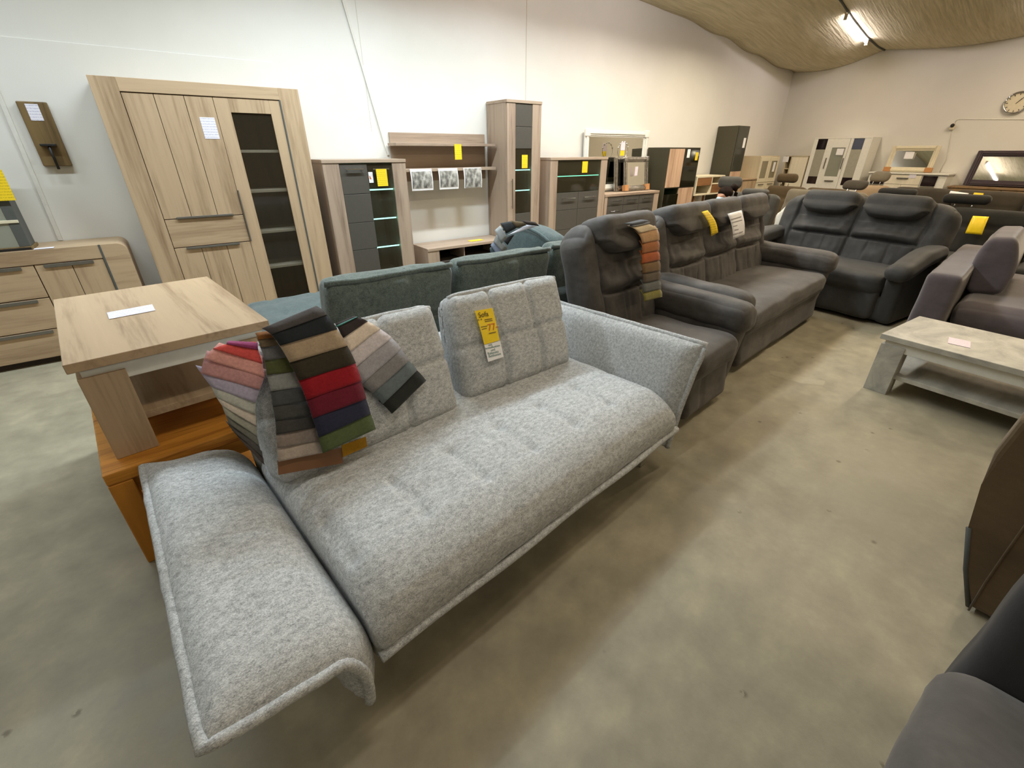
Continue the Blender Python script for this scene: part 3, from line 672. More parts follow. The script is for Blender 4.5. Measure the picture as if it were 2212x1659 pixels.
do = obj('centre_door', B((0.268, 0.345, 0, 0.02, 0.05, H - 0.022), (0.565, 0.606, 0, 0.02, 0.05, H - 0.022), (0.345, 0.566, 0, 0.02, 1.55, H - 0.022), (0.345, 0.565, 0, 0.02, 0.05, 1.07)), M['white'], t)
obj('glass_pane', B((0.345, 0.565, 0.006, 0.012, 1.07, 1.55)), M['frost'], do)
for x in (0.30, 0.586): obj('handle', B((x - 0.008, x + 0.008, -0.02, 0, 1.2, 1.38)), M['metal'], do)
obj('drawer_handle', B((0.38, 0.53, -0.02, 0, 0.985, 1.005)), M['metal'], do)
for z in (1.2, 1.36): obj('shelf', B((0.02, W - 0.02, 0.04, DB - 0.02, z, z + 0.012)), M['cream'], t)
btag('white price slip on the centre glass of the white display cabinet', 1809, 321, 1820, 335, M['whiteplain'], XF - 0.005)

t = bthing('sideboard', 'low white sideboard with dark glass squares against the back wall', 'sideboard', 3.21)
W = 1.07; H = 1.168
obj('carcass', B((0, W, 0.022, DB, 0, H - 0.02), (-0.02, W + 0.02, -0.01, DB, H - 0.02, H)), M['white'], t)
for x0, x1 in ((0.05, 0.25), (0.77, 0.96)):
    obj('dark_panel', B((x0, x1, 0.004, 0.02, 0.98, 1.13)), M['purpglass'], t); obj('grey_panel', B((x0, x1, 0.004, 0.02, 0.60, 0.97)), plain('grey_front', srgb(110, 104, 86), 0.4), t)
dr = obj('drawer', B((0.27, 0.75, 0.0, 0.02, 0.99, 1.13)), M['whitewd'], t); obj('handle', B((0.42, 0.58, -0.02, 0, 1.075, 1.095)), M['metal'], dr)
obj('door', B((0.27, 0.508, 0.0, 0.02, 0.1, 0.985)), M['whitewd'], t); obj('door', B((0.512, 0.75, 0.0, 0.02, 0.1, 0.985)), M['whitewd'], t)
btag('white price label on the drawer of the low white sideboard', 1966, 374, 1977, 385, M['whitep'], XF - 0.002)
m2 = mirror('mirror', 'white framed mirror with cardboard corners leaning above the white sideboard', (10.55, 3.08, 1.176), 0.66, 0.40, 0.06, 0.03, M['cream'], 6, rz=-90)
m2.rotation_euler = Euler((R(-6), 0, 0)).to_matrix().to_4x4().to_euler(); m2.rotation_euler = (Matrix.Rotation(R(-90), 4, 'Z') @ Matrix.Rotation(R(-6), 4, 'X')).to_euler()
obj('corner_guard', B((-0.01, 0.09, -0.02, 0.036, 0.0, 0.07)), M['cardboard'], m2); obj('corner_guard', B((0.57, 0.67, -0.02, 0.036, 0.0, 0.07)), M['cardboard'], m2)
btag('white price slip stuck on the mirror above the white sideboard', 1957, 328, 1971, 343, M['whiteplain'], 10.54)
t = bthing('lowboard', 'brown wood lowboard carrying the dark framed mirror', 'sideboard', 2.08, 0, XF + 0.02)
obj('carcass', B((0, 1.9, 0.02, DB - 0.02, 0, 0.97)), M['blackbr'], t); obj('top_panel', B((-0.01, 1.9, 0, DB - 0.02, 0.97, 0.995)), M['brownoak'], t)
for i in range(3): obj('door', B((0.01 + i * 0.63, 0.625 + i * 0.63, 0.0, 0.02, 0.06, 0.96)), M['brownoak'], t)
t = mirror('mirror', 'wide dark framed mirror reflecting bright lamp tubes on the back wall', (10.60, 1.96, 1.008), 1.6, 0.50, 0.07, 0.035, M['mahog'], 3)
t.rotation_euler = (Matrix.Rotation(R(-90 - 2.4), 4, 'Z') @ Matrix.Rotation(R(-9), 4, 'X')).to_euler()
# wall clock
pc = XP(XB - 0.02, 2197, 222)
t = thing('wall_clock', 'round silver wall clock high on the back wall', 'clock', pc, -90)
bm = bmesh.new(); tube(bm, [(0.135 * math.cos(a), -0.012, 0.135 * math.sin(a)) for a in np.linspace(0, 2 * math.pi, 33)[:-1]], 0.014, 8, True); obj('rim', bm, M['chrome'], t, True)
bm = bmesh.new(); cyl(bm, (0, 0.016, 0), (0, -0.004, 0), 0.132, 40); obj('dial', bm, M['cream'], t)
bm = bmesh.new()
for i in range(12):
    a = i * math.pi / 6; box(bm, -0.004, 0.004, -0.008, -0.004, 0.098, 0.118)
    for v in list(bm.verts)[-8:]: v.co = Matrix.Rotation(a, 3, 'Y') @ v.co
obj('hour_marks', bm, M['blackm'], t)
for nm, ln, a in (('hour_hand', 0.065, 35), ('minute_hand', 0.1, 38)):
    bm = B((-0.004, 0.004, -0.012, -0.009, -0.015, ln)); bmesh.ops.rotate(bm, verts=bm.verts, matrix=Matrix.Rotation(R(a), 3, 'Y')); obj(nm, bm, M['blackm'], t)
pc = XP(XB - 0.02, 2058, 273)
t = thing('wall_sensor', 'tiny dark sensor at the cable corner on the back wall', 'sensor', pc, -90)
obj('housing', B((-0.03, 0.03, -0.03, 0.015, -0.05, 0.03, 0.01)), M['cream'], t); bm = bmesh.new(); bmesh.ops.create_uvsphere(bm, u_segments=12, v_segments=8, radius=0.028, matrix=Matrix.Translation((0, -0.035, 0.012))); obj('lens', bm, M['blackm'], t, True)
# fluorescent tubes in view
def lamp(x0, x1, y, zf, lab):
    t = thing('tube_lamp', lab, 'lamp', ((x0 + x1) / 2, y, zf((x0 + x1) / 2)), 0, 'fluorescent tubes under the ceiling fabric')
    d = Vector((x1 - x0, 0, zf(x1) - zf(x0)))
    a, b = -d / 2, d / 2
    bm = bmesh.new(); cyl(bm, a + Vector((0, 0, -0.05)), b + Vector((0, 0, -0.05)), 0.018, 10); obj('tube', bm, M['tube'], t, True)
    for p in (a, b):
        bm = bmesh.new(); box(bm, p.x - 0.015, p.x + 0.015, -0.02, 0.02, p.z - 0.085, p.z - 0.01); obj('lamp_holder', bm, M['batten'], t)
lamp(8.95, 9.95, SEAM + 0.02, zseam, 'glowing fluorescent tube along the ceiling fabric seam')
for x0 in (2.6, 4.6): lamp(x0, x0 + 1.5, 3.55, lambda x: 3.42, 'fluorescent tube seen mirrored in the dark framed mirror, %s one' % ('nearer' if x0 < 3 else 'farther'))
lamp(8.9, 10.0, 1.3, lambda x: zc(x, 1.3) - 0.01, 'glowing fluorescent tube just outside the right edge of the photo')
from mathutils import noise as mnoise
def wr(p, a=0.004, s=7.0):
    """soft cloth irregularity"""
    return Vector(p) + Vector((mnoise.noise(Vector(p) * s), mnoise.noise(Vector(p) * s + Vector((9, 3, 1))), mnoise.noise(Vector(p) * s + Vector((2, 8, 5))))) * a
def flatnormal(a, b): return Vector(a).cross(Vector(b)).normalized()

# ------------------------------------------------------------------ the light grey sofa (local u right, v back, z up)
sofa = thing('sofa', 'light grey melange sofa with tufted seat, its near armrest folded down flat', 'sofa', (0.15, 0.82, 0), 7)
SM = Matrix.LocRotScale(sofa.location, sofa.rotation_euler, None)
def sw(u, v, z): return SM @ Vector((u, v, z))
cols = [0.045 + 0.255 * i for i in range(7)]
def seatdef(p, q):
    t = max(0.0, min(1.0, (p.z - 0.25) / 0.20))
    if q[2] > 0.2 and p.z > 0.38:
        du = min(abs(p.x - c) for c in cols); win = max(0, min(1, (p.y - 0.10) / 0.08)) * max(0, min(1, (0.60 - p.y) / 0.06))
        g = 0.009 * gs(du + 0.012 * math.sin(p.y * 16), 0.011) * win * (1 if 0.17 < p.y < 0.42 else 0.45)
        for vv in (0.19, 0.40):
            g += 0.003 * gs(p.y - vv, 0.014)
            g += 0.010 * gs(math.hypot(du, p.y - vv), 0.024)
        p.z += 0.004 * abs(math.sin(math.pi * (p.x - 0.045) / 0.255)) - g
    p.z -= t * 0.085 * max(0, 1 - p.y / 0.20) ** 2.2
    e = min(p.x, 1.65 - p.x); p.z -= t * 0.045 * max(0, 1 - e / 0.11) ** 2
    if q[1] < -0.5: p.y -= 0.010 * math.sin(math.pi * t)
    return wr(p, 0.003, 9)
obj('seat', RB((1.65, 0.92, 0.215), (0.825, 0.46, 0.350), 0.035, (118, 60, 10), seatdef), M['grey'], sofa, True)
obj('seat_piping', T([(u, -0.006 + 0.004 * math.sin(u * 9), 0.247) for u in np.linspace(0.0, 1.665, 40)], 0.016, 10), M['grey'], sofa, True)
obj('base_frame', RB((1.64, 0.88, 0.075), (0.825, 0.475, 0.205), 0.02, (4, 4, 2)), M['grey'], sofa, True)
obj('back_frame', RB((1.64, 0.14, 0.46), (0.825, 1.0, 0.42), 0.05, (6, 3, 6), lambda p, q: (p.x, p.y + 0.12 * (p.z - 0.3), p.z)), M['grey'], sofa, True)
for u, v in ((1.555, 0.10), (0.24, 0.30), (1.555, 0.85), (0.10, 0.85)):
    obj('leg', B((u, u + 0.045, v, v + 0.012, 0.0, 0.175, 0.002), (u, u + 0.045, v, v + 0.07, 0.0, 0.008, 0.002), (u - 0.01, u + 0.055, v - 0.01, v + 0.08, 0.165, 0.172, 0.002)), M['chrome'], sofa)
def bez(pts, t):
    n = len(pts) - 1; x = t * n; i = min(int(x), n - 1); f = x - i
    g = lambda k: Vector(pts[max(0, min(n, k))])
    a, b, c, d = g(i - 1), g(i), g(i + 1), g(i + 2)
    return 0.5 * ((2 * b) + (c - a) * f + (2 * a - 5 * b + 4 * c - d) * f * f + (3 * b - a - 3 * c + d) * f ** 3)
def armpanel(name, path, v0, v1, thick, ns=26, nt=40, vshape=None, taper=0.0, lift=0.0):
    P2 = [Vector((u, 0, z)) for u, z in path]
    def P(s, t):
        c = bez(P2, s); a, b = (vshape(s) if vshape else (v0, v1)); c.y = a + (b - a) * t; c.x *= 1 - taper * t; c.z += lift * t; return c
    def N(s, t):
        d = (bez(P2, min(1, s + 0.02)) - bez(P2, max(0, s - 0.02))).normalized(); return Vector((0, 1, 0)).cross(d)
    def th(s, t):
        ds, dt = min(s, 1 - s) * 0.62, min(t, 1 - t) * 1.05; e = max(0.0, min(1, (min(ds, dt) - 0.016) / 0.10))
        return 0.007 + thick * math.sqrt(1 - (1 - e) ** 2)
    o = obj(name, pillow(bmesh.new(), P, N, th, ns, nt), M['grey'], sofa, True)
    loop = [P(s, 0) for s in np.linspace(0, 1, 22)] + [P(1, t) for t in np.linspace(0, 1, 22)][1:] + [P(s, 1) for s in np.linspace(1, 0, 22)][1:]
    obj('piping', T([wr(p, 0.004, 14) for p in loop], 0.0155, 8), M['grey'], o, True); return o
armpanel('right_armrest', [(1.685, 0.105), (1.70, 0.23), (1.725, 0.38), (1.77, 0.53), (1.825, 0.66)], 0.0, 1.08, 0.052, vshape=lambda s: (0.035 - 0.035 * s, 1.08))
armpanel('left_armrest', [(-0.062, 0.150), (-0.055, 0.25), (-0.085, 0.345), (-0.16, 0.378), (-0.275, 0.392), (-0.39, 0.420)], -0.03, 1.12, 0.052, taper=0.15, lift=0.028)

LEAN = 25
def cushion(name, u0, v0, z0, wd, ht, dp, rz, shear, ncol, nrow, parent, m, lean=LEAN, pip=True, mt=None, dent=0.023):
    xf = Matrix.Translation((u0, v0, z0)) @ Matrix.Rotation(R(rz), 4, 'Z') @ Matrix.Rotation(R(-lean), 4, 'X')
    def d(p, q):
        x, z = p.x / wd + 0.5, p.z / ht
        tap = 1 - 0.35 * max(0, z - 0.45) / 0.55
        if q[1] > 0: p.y = dp / 2 + (p.y - dp / 2) * 1.0 - dp * (1 - tap) * 0.9
        puff = 0.035 * (math.sin(math.pi * max(0, min(1, x))) ** 0.5) * (math.sin(math.pi * max(0, min(1, z))) ** 0.5)
        g = 0.0
        if q[1] < 0:
            for k in range(1, ncol): g += dent * gs(x * wd - k * wd / ncol - 0.012 * math.sin(z * 6), 0.013)
            for k in range(1, nrow): g += dent * 0.8 * gs(z * ht - ht * (0.50 if nrow == 2 else k / nrow), 0.013)
            p.y -= puff - g
        else: p.y += puff * 0.7
        p.x += shear * p.z + 0.02 * (z - 0.5) * 0
        return wr(p, 0.006, 8)
    o = obj(name, RB((wd, dp, ht), (0, dp / 2, ht / 2), 0.055, (44, 6, 30), d, xf), m, parent, True)
    if pip:
        pts = []
        for x in np.linspace(-wd / 2 + 0.022, wd / 2 - 0.022, 26):
            p = Vector((x + shear * ht, 0.036, ht - 0.010 - 0.022 * (abs(x) / (wd / 2)) ** 10)); pts.append(xf @ wr(p, 0.012, 5))
        obj('piping', T(pts, 0.0165, 8), m, o, True)
    return o
cushion('back_cushion', 0.398, 0.63, 0.45, 0.80, 0.505, 0.20, -1, 0.05, 3, 2, sofa, M['grey'])
cushion('back_cushion', 1.205, 0.625, 0.45, 0.715, 0.505, 0.20, -5, 0.10, 3, 2, sofa, M['grey'])
NC = Vector((0, -math.cos(R(LEAN)), math.sin(R(LEAN)))); NC = (SM.to_3x3() @ NC).normalized()

# ------------------------------------------------------------------ swatch books
SWB = 'fabric swatch books'
def fan(name, label, p0, n, rows, cols, lift=(0.004, 0.017), thick=0.004, extra=0.35, curl=0.006):
    """rows = (left px, right px) edges from top to bottom; each cloth leaf covers one row and tucks under the leaf above"""
    p0, n = Vector(p0), Vector(n).normalized()
    pt = lambda px: PP(p0, n, *px)
    base = pt(rows[-1][0]); t = thing(name, label, 'swatch book', base, 0, SWB)
    for i in range(len(cols)):
        (l0, r0), (l1, r1) = rows[i], rows[i + 1]
        A, Bq, Cq, Dq = pt(l0), pt(r0), pt(r1), pt(l1)
        if i > 0: A, Bq = A + (A - Dq) * extra, Bq + (Bq - Cq) * extra
        A, Bq = A + n * lift[0], Bq + n * lift[0]; Cq, Dq = Cq + n * lift[1], Dq + n * lift[1]
        q = [v - base for v in (A, Bq, Cq, Dq)]
        obj('swatch', sheet(q[0], q[1], q[2], q[3], thick, n, 6, 8, lambda s, tt: curl * math.sin(math.pi * min(1, tt * 1.05)) + 0.003 * math.sin(s * 5 + i)), swm(cols[i]), t, True)
    return t
za = lambda x, y: (430 + x * 0.24111, 640 + y * 0.24111)
zb = lambda x, y: (420 + x * 0.31646, 560 + y * 0.31646)
PC = sw(0.4, 0.63, 0.45) + NC * 0.052
fan('swatch_book', 'swatch book draped highest on the light grey sofa, with red and burgundy leaves', PC + NC * 0.035, NC,
    [(za(*a), za(*b)) for a, b in (((560, 290), (1050, 85)), ((640, 350), (1135, 170)), ((715, 450), (1225, 300)), ((800, 600), (1315, 450)), ((885, 760), (1388, 605)), ((955, 930), (1440, 760)), ((1010, 1095), (1485, 920)), ((1060, 1265), (1525, 1055)), ((1095, 1405), (1570, 1190)))],
    [(78, 74, 74), (38, 42, 46), (166, 146, 120), (56, 50, 38), (146, 26, 36), (104, 28, 44), (44, 46, 64), (80, 92, 58)])
b2 = fan('swatch_book', 'swatch book of greys and taupes ending in a brown card, on the light grey sofa', PC, NC,
    [(za(*a), za(*b)) for a, b in (((500, 330), (700, 300)), ((520, 400), (730, 360)), ((545, 470), (780, 430)), ((580, 580), (840, 545)), ((600, 710), (890, 675)), ((635, 855), (940, 810)), ((655, 990), (990, 935)), ((675, 1115), (1030, 1060)), ((680, 1240), (1060, 1170)), ((690, 1360), (1080, 1295)), ((700, 1480), (1095, 1400)))],
    [(136, 88, 44), (110, 96, 76), (106, 106, 108), (84, 88, 54), (140, 142, 140), (76, 78, 78), (72, 72, 70), (66, 64, 62), (136, 124, 116), (170, 156, 144)])
q = [PP(PC, NC, *za(*p)) + NC * 0.003 for p in ((700, 1470), (1280, 1355), (1285, 1495), (710, 1600))]
obj('label_card', sheet(*[v - b2.location for v in q], 0.003, NC, 4, 3), plain('brown_card', srgb(116, 78, 46), 0.6), b2)
q = [PP(PC, NC, *za(*p)) + NC * 0.006 for p in ((1270, 1335), (1488, 1258), (1500, 1345), (1285, 1440))]
obj('mustard_leaf', sheet(*[v - b2.location for v in q], 0.004, NC, 3, 3), swm((160, 118, 28)), b2)
NF = (SM.to_3x3() @ Vector((-0.30, -0.86, 0.40))).normalized(); PF = sw(-0.02, 0.74, 0.70)
fan('swatch_book', 'swatch book of pinks, lilac and pale greys hanging off the sofa cushion side', PF, NF,
    [(za(*a), za(*b)) for a, b in (((262, 398), (525, 412)), ((255, 430), (535, 482)), ((135, 470), (575, 605)), ((55, 562), (590, 725)), ((25, 690), (550, 835)), ((120, 810), (512, 950)), ((165, 905), (510, 1055)), ((215, 975), (520, 1160)), ((250, 1060), (525, 1250)), ((275, 1130), (545, 1335)), ((310, 1200), (575, 1430)), ((440, 1350), (592, 1500)))],
    [(152, 66, 110), (224, 92, 88), (226, 164, 156), (196, 146, 146), (176, 168, 190), (182, 184, 176), (204, 194, 182), (158, 158, 146), (112, 112, 104), (84, 82, 80), (82, 74, 72)], lift=(0.0, 0.016), extra=0.6)
fan('swatch_book', 'swatch book of cream to black leaves lying right on the sofa cushion', PC - NC * 0.012, NC,
    [(zb(*a), zb(*b)) for a, b in (((945, 462), (1095, 395)), ((968, 468), (1108, 398)), ((1000, 545), (1172, 428)), ((1030, 650), (1255, 480)), ((1060, 765), (1335, 540)), ((1130, 860), (1400, 615)), ((1210, 915), (1455, 695)), ((1275, 990), (1510, 760)), ((1335, 1055), (1570, 830)))],
    [(70, 128, 120), (58, 50, 50), (228, 212, 194), (208, 200, 202), (164, 162, 166), (132, 130, 130), (102, 112, 114), (42, 44, 40)])

# ------------------------------------------------------------------ price tag on the grey sofa
zt = lambda x, y: (980 + x * 0.09644, 640 + y * 0.09644)
NR = (SM.to_3x3() @ Matrix.Rotation(R(-5), 3, 'Z') @ Vector((0, -math.cos(R(LEAN)), math.sin(R(LEAN))))).normalized()
PR = sw(1.2, 0.63, 0.45) + NR * 0.046
c = [PP(PR, NR, *zt(*p)) for p in ((470, 330), (868, 262), (1026, 985), (685, 1085))]
base = c[0]
tg = obj('price_tag', sheet(*[v - base for v in c], 0.0012, NR, 4, 8, lambda s, t: 0.004 * math.sin(math.pi * t)), M['yellowplain'], None, False, base)
tag(tg, 'yellow and white handwritten price tag on the right cushion of the light grey sofa', 'price tag', TAGS)
def quad(name, pts, m, off=0.0, th=0.0012):
    q = [PP(PR + NR * off, NR, *zt(*p)) - base for p in pts]; return obj(name, sheet(*q, th, NR, 3, 3), m, tg)
quad('white_slip', ((685, 1093), (1040, 1000), (1120, 1355), (772, 1470)), M['whiteplain'])
quad('clear_film', ((455, 245), (832, 175), (868, 262), (470, 330)), M['film'])
ex = (c[1] - c[0]).normalized(); ey = NR.cross(ex).normalized()
def put(s, px, size, m, off=0.006, rot=0):
    p = PP(PR + NR * off, NR, *zt(*px)) - base
    mt = Matrix((ex, ey, NR)).transposed().to_4x4(); mt.translation = p
    return text_mesh('lettering', s, m, tg, mt @ Matrix.Rotation(R(rot), 4, 'Z'), size)
put('Sofa', (668, 410), 0.034, M['ink']); put('" "', (595, 560), 0.026, M['ink'])
put('77-', (880, 690), 0.046, M['inkred'])
for py, a, b in ((520, 690, 860), (560, 700, 870), (685, 610, 750), (735, 630, 740)):
    quad('printed_line', ((a, py), (b, py - 28), (b + 3, py - 14), (a + 3, py + 14)), M['ink'], 0.0062, 0.0004)
quad('printed_line', ((790, 825), (945, 790), (948, 806), (794, 843)), M['ink'], 0.0062, 0.0004)
put('mit', (820, 1088), 0.017, M['inkteal'], 0.0012); put('Armteilfunktion', (872, 1138), 0.0135, M['inkteal'], 0.0012); put('und', (880, 1200), 0.017, M['inkteal'], 0.0012); put('Relaxsitz', (885, 1262), 0.018, M['inkteal'], 0.0012); put('Bettkasten', (922, 1318), 0.017, M['inkteal'], 0.0012)

# ------------------------------------------------------------------ dark suede suite
def suite(name, label, cat, loc, rz, W, n, H, m, arm='roll', lean=16, seatn=1, drop=0.0, wing=0.13, padk=1.0):
    t = thing(name, label, cat, loc, rz, 'dark grey suede reclining suite'); aw = 0.175
    i0, i1 = aw - 0.01, W - aw + 0.01; iw = i1 - i0
    obj('base', RB((W - 0.16, 0.78, 0.24), (W / 2, 0.47, 0.15), 0.04, (6, 6, 3)), m, t, True)
    obj('front_panel', RB((iw - 0.02, 0.10, 0.30), (W / 2, 0.075, 0.185), 0.045, (16, 3, 8), lambda p, q: wr((p.x, p.y - 0.012 * math.cos(p.z * 12) - 0.01 * gs(p.x - W * 0.4, 0.02) * -1, p.z), 0.006, 6)), m, t, True)
    def sd(p, q):
        if q[2] > 0: p.z += 0.012 * math.sin(math.pi * (p.x - i0) / iw) - 0.012 * max(0, q[1]) 
        if q[1] < 0 and q[2] < 0.5: p.y += 0.02 * (0.47 - p.z) / 0.2
        if n > 1 and seatn > 1:
            for k in range(1, seatn): p.z -= 0.02 * gs(p.x - i0 - k * iw / seatn, 0.015) * (1 if q[2] > 0 else 0)
        return wr(p, 0.010, 4.5)
    obj('seat', RB((iw, 0.72, 0.21), (W / 2, 0.35, 0.365), 0.085, (int(40 * iw), 18, 6), sd), m, t, True)
    bw, bh, bd = W - 0.05, H - 0.34, 0.24
    xf = Matrix.Translation((W / 2, 0.60, 0.36)) @ Matrix.Rotation(R(-lean), 4, 'X')
    bh = bh / math.cos(R(lean)); sw_ = (bw - 2 * wing) / n
    def bd_(p, q):
        x, z = p.x + bw / 2, p.z / bh
        if q[1] < 0:
            col = (x - wing) / sw_ if wing < x < bw - wing else None
            if col is None: p.y -= 0.03 * (1 - z * 0.5)
            else:
                f = col % 1.0; p.y -= 0.028 * math.sin(math.pi * f) ** 0.6 * (1 if z < 0.66 else 0.5)
                p.y += 0.040 * gs(z - 0.43, 0.018) * min(1, 8 * f * (1 - f) + 0.1)
                p.y -= 0.042 * gs(z - 0.50, 0.055) * math.sin(math.pi * f) ** 0.5
                for ff in (0.34, 0.66):
                    if z < 0.42: p.y += 0.010 * gs((f - ff) * sw_, 0.012)
            for k in range(n + 1): p.y += 0.024 * gs(x - wing - k * sw_, 0.014)
        p.y += 0.010 * mnoise.noise(Vector((p.x * 16, 3.0 * q[1], p.z * 9))) * (1 if q[1] < 0 else 0)
        sh = max(0, z - 0.72) / 0.28; p.x *= 1 - 0.085 * sh * sh * (0.9 / bw); p.z -= 0.05 * sh * abs(q[0]) ** 6
        return wr(p, 0.010, 5)
    obj('backrest', RB((bw, bd, bh), (0, 0.12, bh / 2), 0.105, (int(84 * bw), 6, 84), bd_, xf), m, t, True)
    for k in range(n):
        cx = -bw / 2 + wing + (k + 0.5) * sw_
        def hp(p, q, cx=cx):
            f = (p.x - cx) / (sw_ * padk / 2)
            if q[2] < 0: p.z += 0.085 * (f ** 4) * (-q[2])
            if q[1] < 0: p.y -= 0.022 * max(0, -q[2])
            p.y -= 0.016 * max(0, 1 - f * f)
            return wr(p, 0.006, 7)
        obj('head_cushion', RB((sw_ * padk - 0.012, 0.27, 0.235), (cx, 0.035, bh - 0.098), 0.07, (22, 6, 12), hp, xf), m, t, True)
    for s in (0, 1):
        cx = aw / 2 if s == 0 else W - aw / 2; sg = -1 if s == 0 else 1
        if arm == 'roll':
            a = obj('armrest', RB((0.215, 0.80, 0.205), (cx + sg * 0.010, 0.39, 0.545), 0.082, (8, 24, 6), lambda p, q: wr((p.x, p.y, p.z - 0.010 * max(0, q[2]) * q[0] ** 2 + 0.015 * q[1] + 0.01 - (drop if cx < W / 2 else 0)), 0.008, 6)), m, t, True)
        else:
            a = obj('armrest', RB((0.21, 0.82, 0.16), (cx + sg * 0.012, 0.36, 0.56), 0.075, (6, 22, 6), lambda p, q: wr((p.x, p.y, p.z + 0.06 * math.sin(max(0, q[1] + 0.6) * 1.2) - 0.05 * max(0, -q[1])), 0.006, 6)), m, t, True)
        obj('side_panel', RB((0.15, 0.82, 0.50), (cx, 0.43, 0.265), 0.05, (4, 10, 8), lambda p, q: (p.x + (-sg) * 0.0, p.y + (0.14 * (0.5 - p.z) if q[1] < 0 else 0), p.z)), m, a, True)
    return t
ach = suite('armchair', 'dark grey suede armchair carrying a ladder of leather colour swatches', 'armchair', (2.03, 1.165, 0), 6, 0.90, 1, 1.10, M['suede'], drop=0.08)
s3 = suite('sofa', 'dark grey suede three seat sofa with yellow tag and white sheet on its back', 'sofa', (3.00, 1.375, 0), 6, 2.12, 3, 1.085, M['suede'])
lv = suite('sofa', 'anthracite two seat reclining sofa with two curved head cushions and pad arms', 'sofa', (5.34, 2.76, 0), -95, 1.70, 2, 1.06, M['suede2'], 'pad', wing=0.20, padk=0.92)
def backplane(t, W, H, lean=16, off=0.05):
    m = Matrix.LocRotScale(t.location, t.rotation_euler, None); n = (m.to_3x3() @ Vector((0, -math.cos(R(lean)), math.sin(R(lean))))).normalized()
    return m @ Vector((W / 2, 0.60, 0.36)) + n * off, n
pa, na = backplane(ach, 0.90, 1.10, off=0.135)
fan('swatch_book', 'ladder of cream, rust and olive leather swatches on the dark suede armchair', pa, na,
    [((1345, 483), (1384, 474)), ((1356, 489), (1398, 480)), ((1359, 492), (1395, 485)), ((1373, 505), (1414, 496)), ((1381, 527), (1417, 520)), ((1381, 549), (1417, 542)), ((1380, 571), (1420, 562)), ((1382, 592), (1421, 585)), ((1382, 612), (1420, 605)), ((1382, 633), (1421, 625)), ((1385, 652), (1423, 642))],
    [(84, 86, 90), (138, 138, 140), (222, 202, 168), (186, 146, 104), (160, 102, 60), (166, 88, 48), (118, 92, 60), (92, 80, 66), (100, 102, 98), (128, 122, 64)], lift=(0.0, 0.022), curl=0.012)
zw = lambda x, y: (1480 + x * 0.09042, 440 + y * 0.09042)
ps, ns = backplane(s3, 2.12, 1.085, off=0.145)
def plquad(name, label, p0, n, pts, m, group=TAGS, cat='price tag', bend=0.008, th=0.0015):
    q = [PP(p0, n, *p) for p in pts]; b = q[0]
    return tag(obj(name, sheet(*[v - b for v in q], th, n, 4, 8, lambda s, t: bend * math.sin(math.pi * t)), m, None, True, b), label, cat, group)
plquad('price_tag', 'creased yellow price tag hanging on the three seat dark suede sofa', ps, ns, [zw(*p) for p in ((395, 195), (535, 155), (785, 690), (622, 778))], M['yellow'], bend=0.02)
wsh = plquad('notice_sheet', 'white notice sheet in a clear sleeve on the three seat dark suede sofa', ps, ns, [zw(*p) for p in ((1015, 240), (1345, 155), (1416, 745), (1145, 855))], M['whiteplain'], cat='sheet', bend=0.012)
for a, b in (((1080, 375), (1340, 300)), ((1115, 450), (1235, 410)), ((1235, 410), (1360, 380)), ((1145, 535), (1245, 510)), ((1180, 620), (1275, 600)), ((1150, 720), (1270, 690)), ((1285, 685), (1380, 655))):
    q = [PP(ps + ns * 0.0135, ns, *zw(*p)) - wsh.location for p in (a, b, (b[0] + 4, b[1] + 20), (a[0] + 4, a[1] + 20))]
    obj('printed_line', sheet(*q, 0.0005, ns, 2, 2), M['inkgrey'], wsh)

# ------------------------------------------------------------------ petrol sofa behind, facing the wall
gs_ = thing('sofa', 'petrol green corner sofa standing back to back behind the light grey sofa', 'sofa', (0.36, 2.36, 0), 1)
def ggr(p, q):
    if q[2] > 0.3:
        for k in range(8): p.z -= 0.012 * gs(p.x - 0.2 - 0.36 * k, 0.02)
        for k in range(4): p.z -= 0.012 * gs(p.y - 0.55 - 0.34 * k, 0.02)
    return wr(p, 0.008, 5)
obj('seat', RB((2.75, 1.5, 0.24), (1.38, 0.98, 0.30), 0.07, (60, 36, 5), ggr), M['greenplain'], gs_, True)
obj('base_frame', RB((2.6, 1.4, 0.12), (1.36, 0.98, 0.13), 0.03, (4, 4, 2)), M['black'], gs_, True)
obj('back_frame', RB((2.62, 0.14, 0.44), (1.6, 0.09, 0.34), 0.05, (10, 3, 6)), M['greenplain'], gs_, True)
def gcush(u0, u1, v, zt, ang=-18):
    wd = u1 - u0; ht = 0.46; xf = Matrix.Translation(((u0 + u1) / 2, v, 0.41)) @ Matrix.Rotation(R(-ang * -1), 4, 'X')
    def d(p, q):
        x, z = p.x / wd + 0.5, p.z / ht
        pf = 0.04 * math.sin(math.pi * max(0, min(1, x))) ** 0.5 * math.sin(math.pi * max(0, min(1, z))) ** 0.5
        p.y += pf * (1 if q[1] > 0 else -1)
        if q[1] < 0: p.y += 0.016 * gs(x - 0.62, 0.02)
        return wr(p, 0.012, 6)
    o = obj('back_cushion', RB((wd, 0.17, ht), (0, 0, ht / 2), 0.06, (30, 5, 18), d, xf), M['green'], gs_, True)
    obj('piping', T([xf @ wr((x, -0.055, ht + 0.002), 0.014, 4) for x in np.linspace(-wd / 2 + 0.01, wd / 2 - 0.01, 26)], 0.017, 8), M['green'], o, True)
gcush(0.24, 1.06, 0.30, 0.84, 12); gcush(1.08, 1.90, 0.30, 0.84, 12); gcush(1.94, 2.60, 0.34, 0.84, 12)
